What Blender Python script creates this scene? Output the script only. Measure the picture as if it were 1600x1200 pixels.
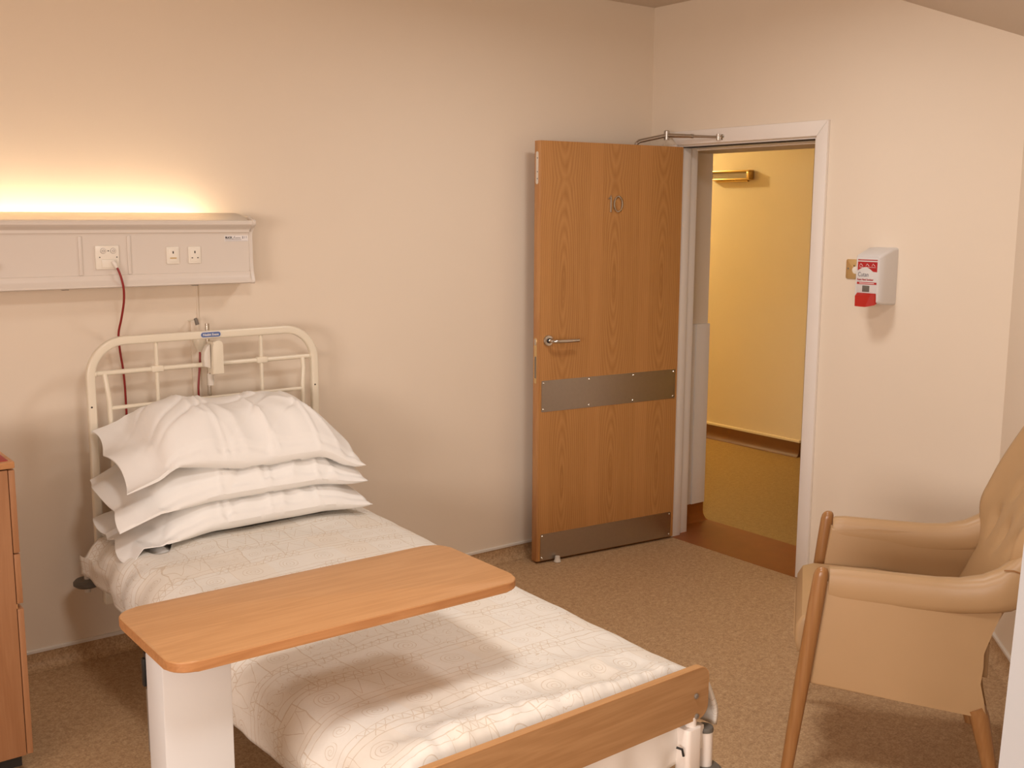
import bpy, bmesh, math, random
from math import sin, cos, pi, radians, sqrt, atan2
from mathutils import Vector, Matrix, noise

random.seed(7)
S = bpy.context.scene
for o in list(bpy.data.objects):
    bpy.data.objects.remove(o)
COL = S.collection

# ------------------------------------------------------------------ camera, world, lamps, exposure
P_LAMP, P_LAMP_ADDED, P_WIN, P_COR, G_TUBE = 25, 14, 92, 55, 13.5
CAM = Vector((-4.0816, -4.1630, 1.70))
cd = bpy.data.cameras.new('camera')
cd.sensor_width = 36.0
cd.lens = 36.0 * 1690.8 / 1600.0
cd.clip_start = 0.02
cam = bpy.data.objects.new('camera', cd)
yaw, pitch, roll = 0.65133, 0.15466, 0.0048977
fwd = Vector((sin(yaw) * cos(pitch), cos(yaw) * cos(pitch), -sin(pitch)))
rt = Vector((cos(yaw), -sin(yaw), 0))
up = rt.cross(fwd)
r2 = cos(roll) * rt + sin(roll) * up
u2 = -sin(roll) * rt + cos(roll) * up
cam.matrix_world = Matrix(((r2.x, u2.x, -fwd.x, CAM.x), (r2.y, u2.y, -fwd.y, CAM.y), (r2.z, u2.z, -fwd.z, CAM.z), (0, 0, 0, 1)))
COL.objects.link(cam)
S.camera = cam

w = bpy.data.worlds.new('world')
S.world = w
w.use_nodes = True
w.node_tree.nodes['Background'].inputs[0].default_value = (0.75, 0.85, 1.0, 1)
w.node_tree.nodes['Background'].inputs[1].default_value = 0.3

def area(name, loc, target, size, power, col, sy=None, shape='DISK', spread=None):
    l = bpy.data.lights.new(name, 'AREA')
    l.shape = shape
    l.size = size
    if sy:
        l.size_y = sy
    l.energy = power
    l.color = col
    if spread:
        l.spread = spread
    o = bpy.data.objects.new(name, l)
    o.location = loc
    d = (Vector(target) - Vector(loc))
    o.rotation_euler = d.to_track_quat('-Z', 'Y').to_euler()
    COL.objects.link(o)
    return o

def bulb(name, loc, radius, power, col):
    l = bpy.data.lights.new(name, 'POINT')
    l.shadow_soft_size = radius
    l.energy = power
    l.color = col
    o = bpy.data.objects.new(name, l)
    o.location = loc
    COL.objects.link(o)
    return o

LAMPS = (Vector((-3.05, -2.75, 2.62)), Vector((-1.30, -1.50, 2.62)))  # second lamp is an added fill that brightens door, floor and walls there
for p, pw in zip(LAMPS, (P_LAMP, P_LAMP_ADDED)):
    area('ceiling_light_glow', p, p - Vector((0, 0, 1)), 0.42, pw, (0.96, 0.93, 0.90))
# daylight through the left window, and an added rear one lighting the back wall
area('window_daylight', (-7.50, -4.60, 1.50), (-6.5, -4.42, 1.14), 2.3, P_WIN, (0.95, 0.84, 0.77), sy=1.3, shape='RECTANGLE', spread=radians(125))
area('added_rear_fill', (-6.55, -7.10, 1.50), (-6.25, -6.1, 1.14), 1.4, P_WIN * 0.4, (0.95, 0.84, 0.77), sy=1.3, shape='RECTANGLE', spread=radians(125))
bulb('corridor_bulb', (1.45, 2.65, 2.55), 0.06, P_COR, (1.0, 0.84, 0.50))

S.view_settings.view_transform = 'Standard'
S.view_settings.look = 'None'
S.view_settings.exposure = 0.14
S.view_settings.gamma = 1.0
S.view_settings.use_curve_mapping = False

# ------------------------------------------------------------------ material helpers
class NT:
    """small wrapper that turns python arithmetic into shader nodes"""
    def __init__(s, name):
        s.m = bpy.data.materials.new(name)
        s.m.use_nodes = True
        s.t = s.m.node_tree
        s.b = s.t.nodes['Principled BSDF']
    def n(s, typ, **kw):
        x = s.t.nodes.new(typ)
        for k, v in kw.items():
            setattr(x, k, v)
        return x
    def put(s, sock, v):
        if isinstance(v, (int, float)):
            sock.default_value = v
        elif isinstance(v, (tuple, list)):
            sock.default_value = tuple(v) if len(v) != 3 or sock.type == 'VECTOR' else (*v, 1)
        else:
            s.t.links.new(v, sock)
    def M(s, op, a, b=0.0, c=0.0):
        x = s.n('ShaderNodeMath', operation=op)
        s.put(x.inputs[0], a); s.put(x.inputs[1], b); s.put(x.inputs[2], c)
        return x.outputs[0]
    def coords(s, kind='Object'):
        return s.n('ShaderNodeTexCoord').outputs[kind]
    def sep(s, v):
        x = s.n('ShaderNodeSeparateXYZ')
        s.put(x.inputs[0], v)
        return x.outputs
    def comb(s, a, b, c=0.0):
        x = s.n('ShaderNodeCombineXYZ')
        s.put(x.inputs[0], a); s.put(x.inputs[1], b); s.put(x.inputs[2], c)
        return x.outputs[0]
    def mapping(s, v, scale=(1, 1, 1), loc=(0, 0, 0), rot=(0, 0, 0)):
        x = s.n('ShaderNodeMapping')
        s.put(x.inputs[0], v)
        x.inputs['Scale'].default_value = scale
        x.inputs['Location'].default_value = loc
        x.inputs['Rotation'].default_value = rot
        return x.outputs[0]
    def noise(s, v, scale, detail=2, rough=0.5, dist=0.0):
        x = s.n('ShaderNodeTexNoise')
        s.put(x.inputs['Vector'], v)
        x.inputs['Scale'].default_value = scale
        x.inputs['Detail'].default_value = detail
        x.inputs['Roughness'].default_value = rough
        x.inputs['Distortion'].default_value = dist
        return x.outputs[0]
    def ramp(s, f, stops):
        x = s.n('ShaderNodeValToRGB')
        s.put(x.inputs[0], f)
        e = x.color_ramp.elements
        while len(e) > 1:
            e.remove(e[0])
        e[0].position = stops[0][0]; e[0].color = (*stops[0][1], 1)
        for p, c in stops[1:]:
            k = e.new(p); k.color = (*c, 1)
        return x.outputs[0]
    def mix(s, f, a, b):
        x = s.n('ShaderNodeMix', data_type='RGBA')
        s.put(x.inputs[0], f); s.put(x.inputs[6], a); s.put(x.inputs[7], b)
        return x.outputs[2]
    def bump(s, h, strength=0.2, dist=0.01):
        x = s.n('ShaderNodeBump')
        s.put(x.inputs['Height'], h)
        x.inputs['Strength'].default_value = strength
        x.inputs['Distance'].default_value = dist
        s.t.links.new(x.outputs[0], s.b.inputs['Normal'])
    def done(s, col=None, rough=0.5, metal=0.0, spec=0.5):
        if col is not None:
            s.put(s.b.inputs['Base Color'], col)
        s.put(s.b.inputs['Roughness'], rough)
        s.b.inputs['Metallic'].default_value = metal
        s.b.inputs['Specular IOR Level'].default_value = spec
        return s.m

def plain(name, col, rough=0.5, metal=0.0, var=0.04, scale=30, spec=0.5, bump=0.0):
    t = NT(name)
    v = t.coords()
    f = t.noise(v, scale, 3)
    a = tuple(max(0, c * (1 - var)) for c in col)
    b = tuple(min(1, c * (1 + var)) for c in col)
    if bump:
        t.bump(t.noise(v, scale * 4, 3), bump, 0.002)
    return t.done(t.mix(f, a, b), rough, metal, spec)

WALL = (0.80, 0.685, 0.555)
m_wall = plain('wall_paint', WALL, 0.75, var=0.012, scale=6, spec=0.25, bump=0.05)
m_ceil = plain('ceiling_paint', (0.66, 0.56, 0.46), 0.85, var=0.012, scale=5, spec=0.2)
m_white = plain('white_gloss_paint', (0.84, 0.775, 0.715), 0.35, var=0.01, scale=10)
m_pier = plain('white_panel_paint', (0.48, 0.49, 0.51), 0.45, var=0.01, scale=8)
m_cap = plain('capping_white', (0.74, 0.68, 0.60), 0.45, var=0.03, scale=14)
m_plastic = plain('console_plastic', (0.73, 0.66, 0.59), 0.38, var=0.008, scale=12)
def opal():
    t = NT('opal_acrylic_hood')
    tr = t.n('ShaderNodeBsdfTranslucent')
    tr.inputs[0].default_value = (0.85, 0.74, 0.58, 1)
    mx = t.n('ShaderNodeMixShader')
    mx.inputs[0].default_value = 0.30
    t.done((0.74, 0.68, 0.60), 0.35)
    t.t.links.new(t.b.outputs[0], mx.inputs[1])
    t.t.links.new(tr.outputs[0], mx.inputs[2])
    t.t.links.new(mx.outputs[0], t.t.nodes['Material Output'].inputs[0])
    return t.m
m_opal = opal()
m_socket = plain('socket_plastic', (0.86, 0.80, 0.70), 0.3, var=0.01)
m_dark = plain('dark_slot', (0.03, 0.02, 0.015), 0.6)
m_cream = plain('cream_enamel', (0.80, 0.72, 0.58), 0.28, var=0.015, scale=12)
m_steel = plain('brushed_steel', (0.48, 0.44, 0.40), 0.36, 1.0, var=0.06, scale=60)
m_chrome = plain('satin_chrome', (0.66, 0.63, 0.58), 0.2, 1.0, var=0.03)
m_fit = plain('fitting_panel_tan', (0.34, 0.25, 0.13), 0.5)
m_brass = plain('brass', (0.55, 0.37, 0.14), 0.32, 1.0, var=0.05)
m_brassplate = plain('brushed_brass', (0.80, 0.62, 0.33), 0.38, 1.0, var=0.05)
m_grey = plain('grey_rubber', (0.13, 0.12, 0.105), 0.42, var=0.06)
m_greyclip = plain('grey_clip', (0.20, 0.17, 0.14), 0.45)
m_black = plain('black_plastic', (0.012, 0.012, 0.012), 0.4)
m_red = plain('red_cable', (0.28, 0.012, 0.010), 0.4)
m_redlever = plain('red_lever', (0.46, 0.016, 0.008), 0.35)
m_redprint = plain('red_print', (0.42, 0.012, 0.014), 0.45)
m_redlino = plain('red_lino', (0.33, 0.022, 0.02), 0.4)
m_ink = plain('black_ink', (0.03, 0.03, 0.035), 0.6)
m_inkgrey = plain('grey_ink', (0.18, 0.17, 0.19), 0.6)
m_blue = plain('blue_print', (0.10, 0.16, 0.36), 0.4)
m_blind = plain('blind_white_print', (0.82, 0.78, 0.76), 0.45)
m_window = plain('smoked_window', (0.14, 0.12, 0.10), 0.15)
m_disp = plain('dispenser_plastic', (0.67, 0.64, 0.62), 0.3, var=0.01)
m_tubecol = plain('column_white', (0.68, 0.685, 0.69), 0.4, var=0.01, scale=10)
m_cor = plain('corridor_paint', (0.80, 0.66, 0.42), 0.7, var=0.015, scale=6)
m_sheet = plain('white_cotton', (0.86, 0.835, 0.80), 0.85, var=0.015, scale=25, spec=0.2, bump=0.06)
m_clear = plain('clear_moulding', (0.80, 0.74, 0.66), 0.15)

def wood(name, base, dark, axis='X', scale=1.0, rough=0.38):
    t = NT(name)
    sc = {'X': (1.1, 13, 13), 'Y': (13, 1.1, 13), 'Z': (13, 13, 1.1)}[axis]
    v = t.mapping(t.coords(), tuple(k * scale for k in sc))
    f = t.noise(v, 1.6, 3, 0.55, 0.35)
    sf = {'X': (6, 190, 190), 'Y': (190, 6, 190), 'Z': (190, 190, 6)}[axis]
    g = t.noise(t.mapping(t.coords(), sf), 1.0, 2)
    rings = t.M('FRACT', t.M('MULTIPLY', f, 5.0))
    rings = t.M('PINGPONG', rings, 0.5)
    k = t.M('ADD', t.M('MULTIPLY', rings, 0.9), t.M('MULTIPLY', t.M('SUBTRACT', g, 0.5), 0.7))
    c = t.ramp(k, [(0.0, dark), (0.55, base), (1.0, tuple(min(1, b * 1.08) for b in base))])
    t.bump(g, 0.03, 0.001)
    return t.done(c, rough, 0, 0.45)

m_beech = wood('beech_laminate', (0.56, 0.29, 0.122), (0.49, 0.243, 0.095), 'X', 0.9, 0.40)
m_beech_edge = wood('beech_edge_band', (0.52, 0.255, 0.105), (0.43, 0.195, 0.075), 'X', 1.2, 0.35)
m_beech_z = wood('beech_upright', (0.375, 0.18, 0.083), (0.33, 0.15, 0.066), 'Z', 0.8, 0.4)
m_leg = wood('beech_turned', (0.36, 0.175, 0.063), (0.31, 0.14, 0.047), 'Z', 1.2, 0.28)
m_board = wood('footboard_laminate', (0.46, 0.265, 0.125), (0.385, 0.21, 0.092), 'X', 0.75, 0.38)
m_ledge = wood('board_lipping', (0.58, 0.31, 0.13), (0.52, 0.27, 0.11), 'X', 0.8, 0.4)
m_lip = wood('door_lipping', (0.55, 0.28, 0.105), (0.46, 0.21, 0.075), 'Z', 0.9, 0.4)
m_thr = plain('brown_vinyl', (0.28, 0.077, 0.010), 0.42, var=0.14, scale=14)
m_corsk = plain('corridor_skirting_vinyl', (0.17, 0.062, 0.014), 0.45, var=0.12, scale=8)

def door_veneer():
    t = NT('door_veneer')
    p = t.sep(t.coords())
    # local x runs from 0 (hinge) to -0.862 ; three mirrored flitches about 0.3 m wide
    wob = t.noise(t.mapping(t.coords(), (3, 3, 1.3)), 1.0, 2)
    u = t.M('SUBTRACT', t.M('WRAP', t.M('ADD', p[0], 0.719), 0.15, -0.15), t.M('MULTIPLY', t.M('SUBTRACT', wob, 0.5), 0.02))
    z = t.M('SUBTRACT', t.M('WRAP', t.M('SUBTRACT', p[2], 0.40), 0.49, -0.49), 0.0)
    u2 = t.M('MULTIPLY', t.M('MULTIPLY', u, u), 420.0)
    zz = t.M('MULTIPLY', t.M('MULTIPLY', z, z), 7.0)
    r = t.M('SQRT', t.M('ADD', u2, zz))
    f = t.M('FRACT', t.M('MULTIPLY', t.M('ADD', r, t.M('MULTIPLY', wob, 0.5)), 4.2))
    line = t.M('POWER', t.M('PINGPONG', f, 0.5), 1.0)
    pore = t.noise(t.mapping(t.coords(), (260, 260, 9)), 1.0, 2)
    fine = t.noise(t.mapping(t.coords(), (70, 70, 2.0)), 1.0, 3)
    k = t.M('ADD', t.M('MULTIPLY', line, 0.95), t.M('ADD', t.M('MULTIPLY', t.M('SUBTRACT', pore, 0.5), 0.55), t.M('MULTIPLY', t.M('SUBTRACT', fine, 0.5), 0.6)))
    core = t.M('LESS_THAN', r, 0.22)
    k = t.M('SUBTRACT', t.M('ADD', k, 0.10), t.M('MULTIPLY', core, 0.28))
    c = t.ramp(k, [(0.0, (0.385, 0.172, 0.051)), (0.5, (0.48, 0.23, 0.073)), (1.0, (0.55, 0.28, 0.10))])
    # alternate leaves of veneer are a touch paler
    flit = t.M('PINGPONG', t.M('ADD', p[0], 0.568), 0.30)
    c = t.mix(t.M('MULTIPLY', t.M('LESS_THAN', t.M('WRAP', t.M('ADD', p[0], 0.719), 0.15, -0.15), -0.075), 0.16), c, (0.64, 0.31, 0.11))
    return t.done(c, 0.42, 0, 0.4)
m_door = door_veneer()

def floor_vinyl(name, a, b, c_, sc=160, rough=0.55):
    t = NT(name)
    v = t.coords()
    n1 = t.noise(v, sc, 2, 0.6)
    n2 = t.noise(v, sc * 0.35, 2, 0.6, 0.8)
    n3 = t.noise(v, 3.0, 2)
    k = t.M('ADD', t.M('MULTIPLY', n1, 0.55), t.M('MULTIPLY', n2, 0.45))
    c = t.ramp(k, [(0.33, a), (0.5, b), (0.66, c_)])
    c = t.mix(t.M('MULTIPLY', n3, 0.25), c, tuple(x * 0.82 for x in b))
    return t.done(c, rough, 0, 0.3)
m_floor = floor_vinyl('speckled_brown_vinyl', (0.30, 0.175, 0.088), (0.48, 0.305, 0.162), (0.63, 0.435, 0.255))
m_corfloor = floor_vinyl('ochre_vinyl', (0.32, 0.183, 0.054), (0.395, 0.243, 0.077), (0.47, 0.305, 0.11), 120, 0.5)

def leather():
    t = NT('tan_vinyl_upholstery')
    v = t.coords()
    n = t.noise(v, 420, 2)
    n2 = t.noise(v, 5, 2)
    t.bump(n, 0.10, 0.001)
    return t.done(t.mix(n2, (0.425, 0.265, 0.130), (0.47, 0.295, 0.150)), 0.42, 0, 0.45)
m_hide = leather()

def duvet_mat():
    t = NT('printed_cotton_duvet')
    uv = t.n('ShaderNodeUVMap').outputs[0]
    wob = t.n('ShaderNodeTexNoise')
    t.put(wob.inputs['Vector'], uv); wob.inputs['Scale'].default_value = 14; wob.inputs['Detail'].default_value = 1
    wc = t.sep(wob.outputs[1])
    p0 = t.sep(uv)
    X = t.M('ADD', p0[0], t.M('MULTIPLY', t.M('SUBTRACT', wc[0], 0.5), 0.022))
    Y = t.M('ADD', p0[1], t.M('MULTIPLY', t.M('SUBTRACT', wc[1], 0.5), 0.022))
    H, W = 0.145, 0.13
    row = t.M('FLOOR', t.M('DIVIDE', Y, H))
    yl = t.M('MULTIPLY', t.M('SUBTRACT', t.M('FRACT', t.M('DIVIDE', Y, H)), 0.5), H)
    Xs = t.M('ADD', X, t.M('MULTIPLY', row, 0.047))
    colu = t.M('FLOOR', t.M('DIVIDE', Xs, W))
    xl = t.M('MULTIPLY', t.M('SUBTRACT', t.M('FRACT', t.M('DIVIDE', Xs, W)), 0.5), W)
    wn = t.n('ShaderNodeTexWhiteNoise', noise_dimensions='2D')
    t.put(wn.inputs['Vector'], t.comb(row, colu))
    rnd = wn.outputs[0]
    ab = lambda a: t.M('ABSOLUTE', a)
    lt = lambda a, b: t.M('LESS_THAN', a, b)
    mul = lambda a, b: t.M('MULTIPLY', a, b)
    mx = lambda a, b: t.M('MAXIMUM', a, b)
    # panel borders: double lines with dashes between
    ey = t.M('SUBTRACT', H / 2, ab(yl))
    ex = t.M('SUBTRACT', W / 2, ab(xl))
    border = mx(lt(ey, 0.0017), mul(lt(ex, 0.0015), t.M('GREATER_THAN', rnd, 0.25)))
    inner = lt(ab(t.M('SUBTRACT', ey, 0.024)), 0.0012)
    band = mul(mul(lt(ey, 0.023), lt(ab(t.M('SUBTRACT', t.M('PINGPONG', mul(X, 1.0), 0.013), mul(t.M('SUBTRACT', ey, 0.001), 0.55))), 0.0014)), t.M('GREATER_THAN', t.noise(uv, 9, 0), 0.5))
    # spirals
    def spiral(cx, cy, R, pitch):
        dx = t.M('SUBTRACT', xl, cx); dy = t.M('SUBTRACT', yl, cy)
        r = t.M('SQRT', t.M('ADD', mul(dx, dx), mul(dy, dy)))
        th = t.M('DIVIDE', t.M('ARCTAN2', dy, dx), 2 * pi)
        f = t.M('FRACT', t.M('SUBTRACT', t.M('DIVIDE', r, pitch), th))
        return mul(lt(ab(t.M('SUBTRACT', f, 0.5)), 0.085), lt(r, R))
    sp = spiral(0.0, 0.0, 0.036, 0.0115)
    sp2 = mx(spiral(0.028, 0.006, 0.024, 0.0095), spiral(-0.028, -0.006, 0.024, 0.0095))
    # triangles
    tri = lt(ab(t.M('SUBTRACT', t.M('SUBTRACT', mul(t.M('PINGPONG', t.M('ADD', xl, 0.5), W / 4), 2.6), 0.037), yl)), 0.0026)
    # scribble
    sc = t.n('ShaderNodeTexNoise')
    t.put(sc.inputs['Vector'], uv); sc.inputs['Scale'].default_value = 38; sc.inputs['Detail'].default_value = 0.6
    scr = lt(ab(t.M('SUBTRACT', sc.outputs[0], 0.5)), 0.010)
    k1 = lt(rnd, 0.32)
    k2 = mul(t.M('GREATER_THAN', rnd, 0.32), lt(rnd, 0.58))
    k3 = mul(t.M('GREATER_THAN', rnd, 0.58), lt(rnd, 0.80))
    k4 = t.M('GREATER_THAN', rnd, 0.80)
    inn = t.M('GREATER_THAN', ey, 0.025)
    fig = mul(inn, mx(mx(mul(k1, sp), mul(k2, sp2)), mx(mul(k3, tri), mul(k4, scr))))
    pat = mx(mx(border, inner), mx(band, fig))
    soft = t.noise(uv, 60, 3)
    fac = mul(pat, t.M('ADD', 0.18, mul(soft, 0.9)))
    base = t.mix(t.noise(uv, 90, 3), (0.78, 0.735, 0.665), (0.84, 0.80, 0.735))
    # some panels printed with a faint beige ground
    base = t.mix(mul(lt(t.M('FRACT', mul(rnd, 7.0)), 0.4), 0.35), base, (0.80, 0.705, 0.585))
    c = t.mix(fac, base, (0.60, 0.485, 0.36))
    t.bump(t.noise(uv, 260, 2), 0.08, 0.002)
    return t.done(c, 0.85, 0, 0.15)
m_duvet = duvet_mat()

def emit(name, col, s):
    t = NT(name)
    t.b.inputs['Emission Color'].default_value = (*col, 1)
    t.b.inputs['Emission Strength'].default_value = s
    return t.done((0.9, 0.9, 0.9), 0.5)
m_tube = emit('lamp_tube_glow', (1.0, 0.83, 0.58), G_TUBE)
m_sky = emit('window_glass_daylight', (1.0, 0.93, 0.85), P_WIN / 400)

# ------------------------------------------------------------------ mesh helpers
class MB:
    def __init__(s):
        s.bm = bmesh.new()
        s.bm.loops.layers.uv.new('UVMap')
    def face(s, vs, mi=0):
        try:
            f = s.bm.faces.new(vs); f.material_index = mi
            return f
        except ValueError:
            return None
    def box(s, x0, x1, y0, y1, z0, z1, bev=0.0, seg=2, mi=0):
        v = [s.bm.verts.new((x, y, z)) for x in (x0, x1) for y in (y0, y1) for z in (z0, z1)]
        fs = [s.face([v[i] for i in q], mi) for q in ((0, 1, 3, 2), (4, 6, 7, 5), (0, 4, 5, 1), (2, 3, 7, 6), (0, 2, 6, 4), (1, 5, 7, 3))]
        if bev:
            es = set(e for f in fs for e in f.edges)
            bmesh.ops.bevel(s.bm, geom=list(es), offset=bev, segments=seg, profile=0.5, affect='EDGES')
        return s
    def prism(s, pts, a, b, axis='X', bev=0.0, seg=2, mi=0):
        """closed outline pts (2-D) extruded along axis from a to b. X: pts=(y,z)  Y: pts=(x,z)  Z: pts=(x,y)"""
        def P(p, k):
            return {'X': (k, p[0], p[1]), 'Y': (p[0], k, p[1]), 'Z': (p[0], p[1], k)}[axis]
        A = [s.bm.verts.new(P(p, a)) for p in pts]
        B = [s.bm.verts.new(P(p, b)) for p in pts]
        fs = [s.face(A[::-1], mi), s.face(B, mi)]
        cap_edges = list(fs[0].edges) + list(fs[1].edges)
        n = len(pts)
        for i in range(n):
            j = (i + 1) % n
            fs.append(s.face([A[i], A[j], B[j], B[i]], mi))
        if bev:
            bmesh.ops.bevel(s.bm, geom=cap_edges, offset=bev, segments=seg, profile=0.5, affect='EDGES')
        return s
    def tube(s, path, r, seg=10, cap=True, flat=None, mi=0):
        """round (or elliptical: flat=(normal vector, ratio)) tube along a path; r number or list"""
        P = [Vector(p) for p in path]
        n = len(P)
        R = r if isinstance(r, (list, tuple)) else [r] * n
        rings = []
        up_ = Vector((0, 0, 1))
        T0 = (P[1] - P[0]).normalized()
        ref = up_ if abs(T0.dot(up_)) < 0.9 else Vector((0, 1, 0))
        if flat:
            ref = Vector(flat[0])
        N = (ref - T0 * ref.dot(T0)).normalized()
        for i in range(n):
            if i == 0: T = P[1] - P[0]
            elif i == n - 1: T = P[-1] - P[-2]
            else: T = (P[i + 1] - P[i]).normalized() + (P[i] - P[i - 1]).normalized()
            T.normalize()
            if flat:
                N = Vector(flat[0])
            N = (N - T * N.dot(T)).normalized()
            B = T.cross(N)
            k = flat[1] if flat else 1.0
            rings.append([s.bm.verts.new(P[i] + N * (cos(2 * pi * a / seg) * R[i] * k) + B * (sin(2 * pi * a / seg) * R[i])) for a in range(seg)])
        for i in range(n - 1):
            for a in range(seg):
                b = (a + 1) % seg
                s.face([rings[i][a], rings[i][b], rings[i + 1][b], rings[i + 1][a]], mi)
        if cap:
            s.face(rings[0][::-1], mi); s.face(rings[-1], mi)
        return s
    def lathe(s, prof, c=(0, 0, 0), axis='Z', seg=24, mi=0):
        """profile [(r, h)] revolved about an axis through c"""
        c = Vector(c)
        rings = []
        for r, h in prof:
            ring = []
            for a in range(seg):
                x, y = r * cos(2 * pi * a / seg), r * sin(2 * pi * a / seg)
                d = {'Z': (x, y, h), 'Y': (x, h, y), 'X': (h, x, y)}[axis]
                ring.append(s.bm.verts.new(c + Vector(d)))
            rings.append(ring)
        for i in range(len(prof) - 1):
            for a in range(seg):
                b = (a + 1) % seg
                s.face([rings[i][a], rings[i][b], rings[i + 1][b], rings[i + 1][a]], mi)
        s.face(rings[0][::-1], mi); s.face(rings[-1], mi)
        return s
    def loft(s, rings, cap=True, closed=True, mi=0):
        R = [[s.bm.verts.new(p) for p in ring] for ring in rings]
        n = len(R[0])
        for i in range(len(R) - 1):
            for a in range(n if closed else n - 1):
                b = (a + 1) % n
                s.face([R[i][a], R[i][b], R[i + 1][b], R[i + 1][a]], mi)
        if cap and closed:
            s.face(R[0][::-1], mi); s.face(R[-1], mi)
        return s
    def grid(s, fn, nu, nv, uvf=None, mi=0):
        V = [[s.bm.verts.new(fn(i / nu, j / nv)) for j in range(nv + 1)] for i in range(nu + 1)]
        L = s.bm.loops.layers.uv[0]
        for i in range(nu):
            for j in range(nv):
                f = s.face([V[i][j], V[i + 1][j], V[i + 1][j + 1], V[i][j + 1]], mi)
                if uvf and f:
                    for lp, (a, b) in zip(f.loops, ((i, j), (i + 1, j), (i + 1, j + 1), (i, j + 1))):
                        lp[L].uv = uvf(a / nu, b / nv)
        return V
    def build(s, name, mats, parent=None, smooth=True, angle=35, weld=0.0):
        if weld:
            bmesh.ops.remove_doubles(s.bm, verts=s.bm.verts, dist=weld)
        bmesh.ops.recalc_face_normals(s.bm, faces=s.bm.faces)
        me = bpy.data.meshes.new(name)
        s.bm.to_mesh(me)
        s.bm.free()
        for m in (mats if isinstance(mats, (list, tuple)) else [mats]):
            me.materials.append(m)
        if smooth:
            me.shade_smooth()
            me.set_sharp_from_angle(angle=radians(angle))
        o = bpy.data.objects.new(name, me)
        COL.objects.link(o)
        if parent:
            o.parent = parent
        return o

def tag(o, label=None, cat=None, group=None, kind=None):
    if label: o['label'] = label
    if cat: o['category'] = cat
    if group: o['group'] = group
    if kind: o['kind'] = kind
    return o

def thing(name, label, cat, loc=(0, 0, 0), rz=0.0, group=None, kind=None):
    o = bpy.data.objects.new(name, None)
    o.empty_display_size = 0.1
    o.location = loc
    o.rotation_euler = (0, 0, rz)
    COL.objects.link(o)
    return tag(o, label, cat, group, kind)

def text(name, body, size, mat, parent, loc, rot, ext=0.0004, shear=0.0, sx=1.0, bold=0.0, align='LEFT'):
    c = bpy.data.curves.new(name, 'FONT')
    c.body = body
    c.size = size
    c.extrude = ext
    c.shear = shear
    c.offset = bold
    c.align_x = align
    tmp = bpy.data.objects.new('tmp_text', c)
    COL.objects.link(tmp)
    bpy.context.view_layer.update()
    dg = bpy.context.evaluated_depsgraph_get()
    me = bpy.data.meshes.new_from_object(tmp.evaluated_get(dg))
    bpy.data.objects.remove(tmp)
    bpy.data.curves.remove(c)
    me.name = name
    me.materials.clear()
    me.materials.append(mat)
    o = bpy.data.objects.new(name, me)
    o.location = loc
    o.rotation_euler = rot
    o.scale = (sx, 1, 1)
    o.parent = parent
    COL.objects.link(o)
    return o

def dup(o, parent):
    c = o.copy()
    c.parent = parent
    COL.objects.link(c)
    return c

def arc(cx, cy, r, a0, a1, n):
    return [(cx + r * cos(radians(a0 + (a1 - a0) * i / n)), cy + r * sin(radians(a0 + (a1 - a0) * i / n))) for i in range(n + 1)]

def rrect(x0, x1, y0, y1, r, n=5):
    return arc(x1 - r, y1 - r, r, 0, 90, n) + arc(x0 + r, y1 - r, r, 90, 180, n) + arc(x0 + r, y0 + r, r, 180, 270, n) + arc(x1 - r, y0 + r, r, 270, 360, n)

def smooth(a, b, x):
    t = max(0.0, min(1.0, (x - a) / (b - a)))
    return t * t * (3 - 2 * t)

# ------------------------------------------------------------------ the room shell
CH = 2.755                       # flat ceiling height
DW = Vector((-0.737, -0.676, 0)) # direction of the slanting wall on the right
DN = Vector((0.676, -0.737, 0))  # outwards from the room
XL, YB = -7.65, -7.20            # left wall and rear wall

MB().box(XL - 0.15, 0, 0, 0.15, -0.05, CH + 0.1).build('wall_back', m_wall, smooth=False)['kind'] = 'structure'
# door wall with its opening
b = MB()
b.box(0, 0.41, -0.06, 0.15, -0.05, CH + 0.1)
b.box(0, 0.41, -2.25, -1.10, -0.05, CH + 0.1)
b.box(0, 0.135, -1.10, -0.06, 2.052, CH + 0.1)
b.box(0.135, 0.41, -1.10, -0.06, 2.034, CH + 0.1)
b.build('wall_door_side', m_wall, smooth=False)['kind'] = 'structure'
# slanting wall: from (0,-2,0) along DW
b = MB()
P0 = Vector((0.0, -2.0, 0))
P1 = P0 + DW * 7.69
Q1 = P1 + DN * 0.15
Q0 = P0 + DN * 0.15 - DW * 0.2
P0b = P0 - DW * 0.05
b.prism([(p.x, p.y) for p in (P0b, P1, Q1, Q0)], -0.05, 2.37, 'Z')
b.build('wall_right', m_wall, smooth=False)['kind'] = 'structure'
# left wall with a window opening, rear wall
b = MB()
WY0, WY1, WZ0, WZ1 = -5.85, -3.35, 0.80, 2.20
b.box(XL - 0.15, XL, WY1, 0, -0.05, CH + 0.1)
b.box(XL - 0.15, XL, YB - 0.15, WY0, -0.05, CH + 0.1)
b.box(XL - 0.15, XL, WY0, WY1, -0.05, WZ0)
b.box(XL - 0.15, XL, WY0, WY1, WZ1, CH + 0.1)
b.build('wall_left', m_wall, smooth=False)['kind'] = 'structure'
WX0, WX1 = -7.35, -5.80
b = MB()
b.box(XL, WX0, YB - 0.15, YB, -0.05, CH + 0.1)
b.box(WX1, -5.5, YB - 0.15, YB, -0.05, CH + 0.1)
b.box(WX0, WX1, YB - 0.15, YB, -0.05, WZ0)
b.box(WX0, WX1, YB - 0.15, YB, WZ1, CH + 0.1)
b.build('wall_rear', m_wall, smooth=False)['kind'] = 'structure'
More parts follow.
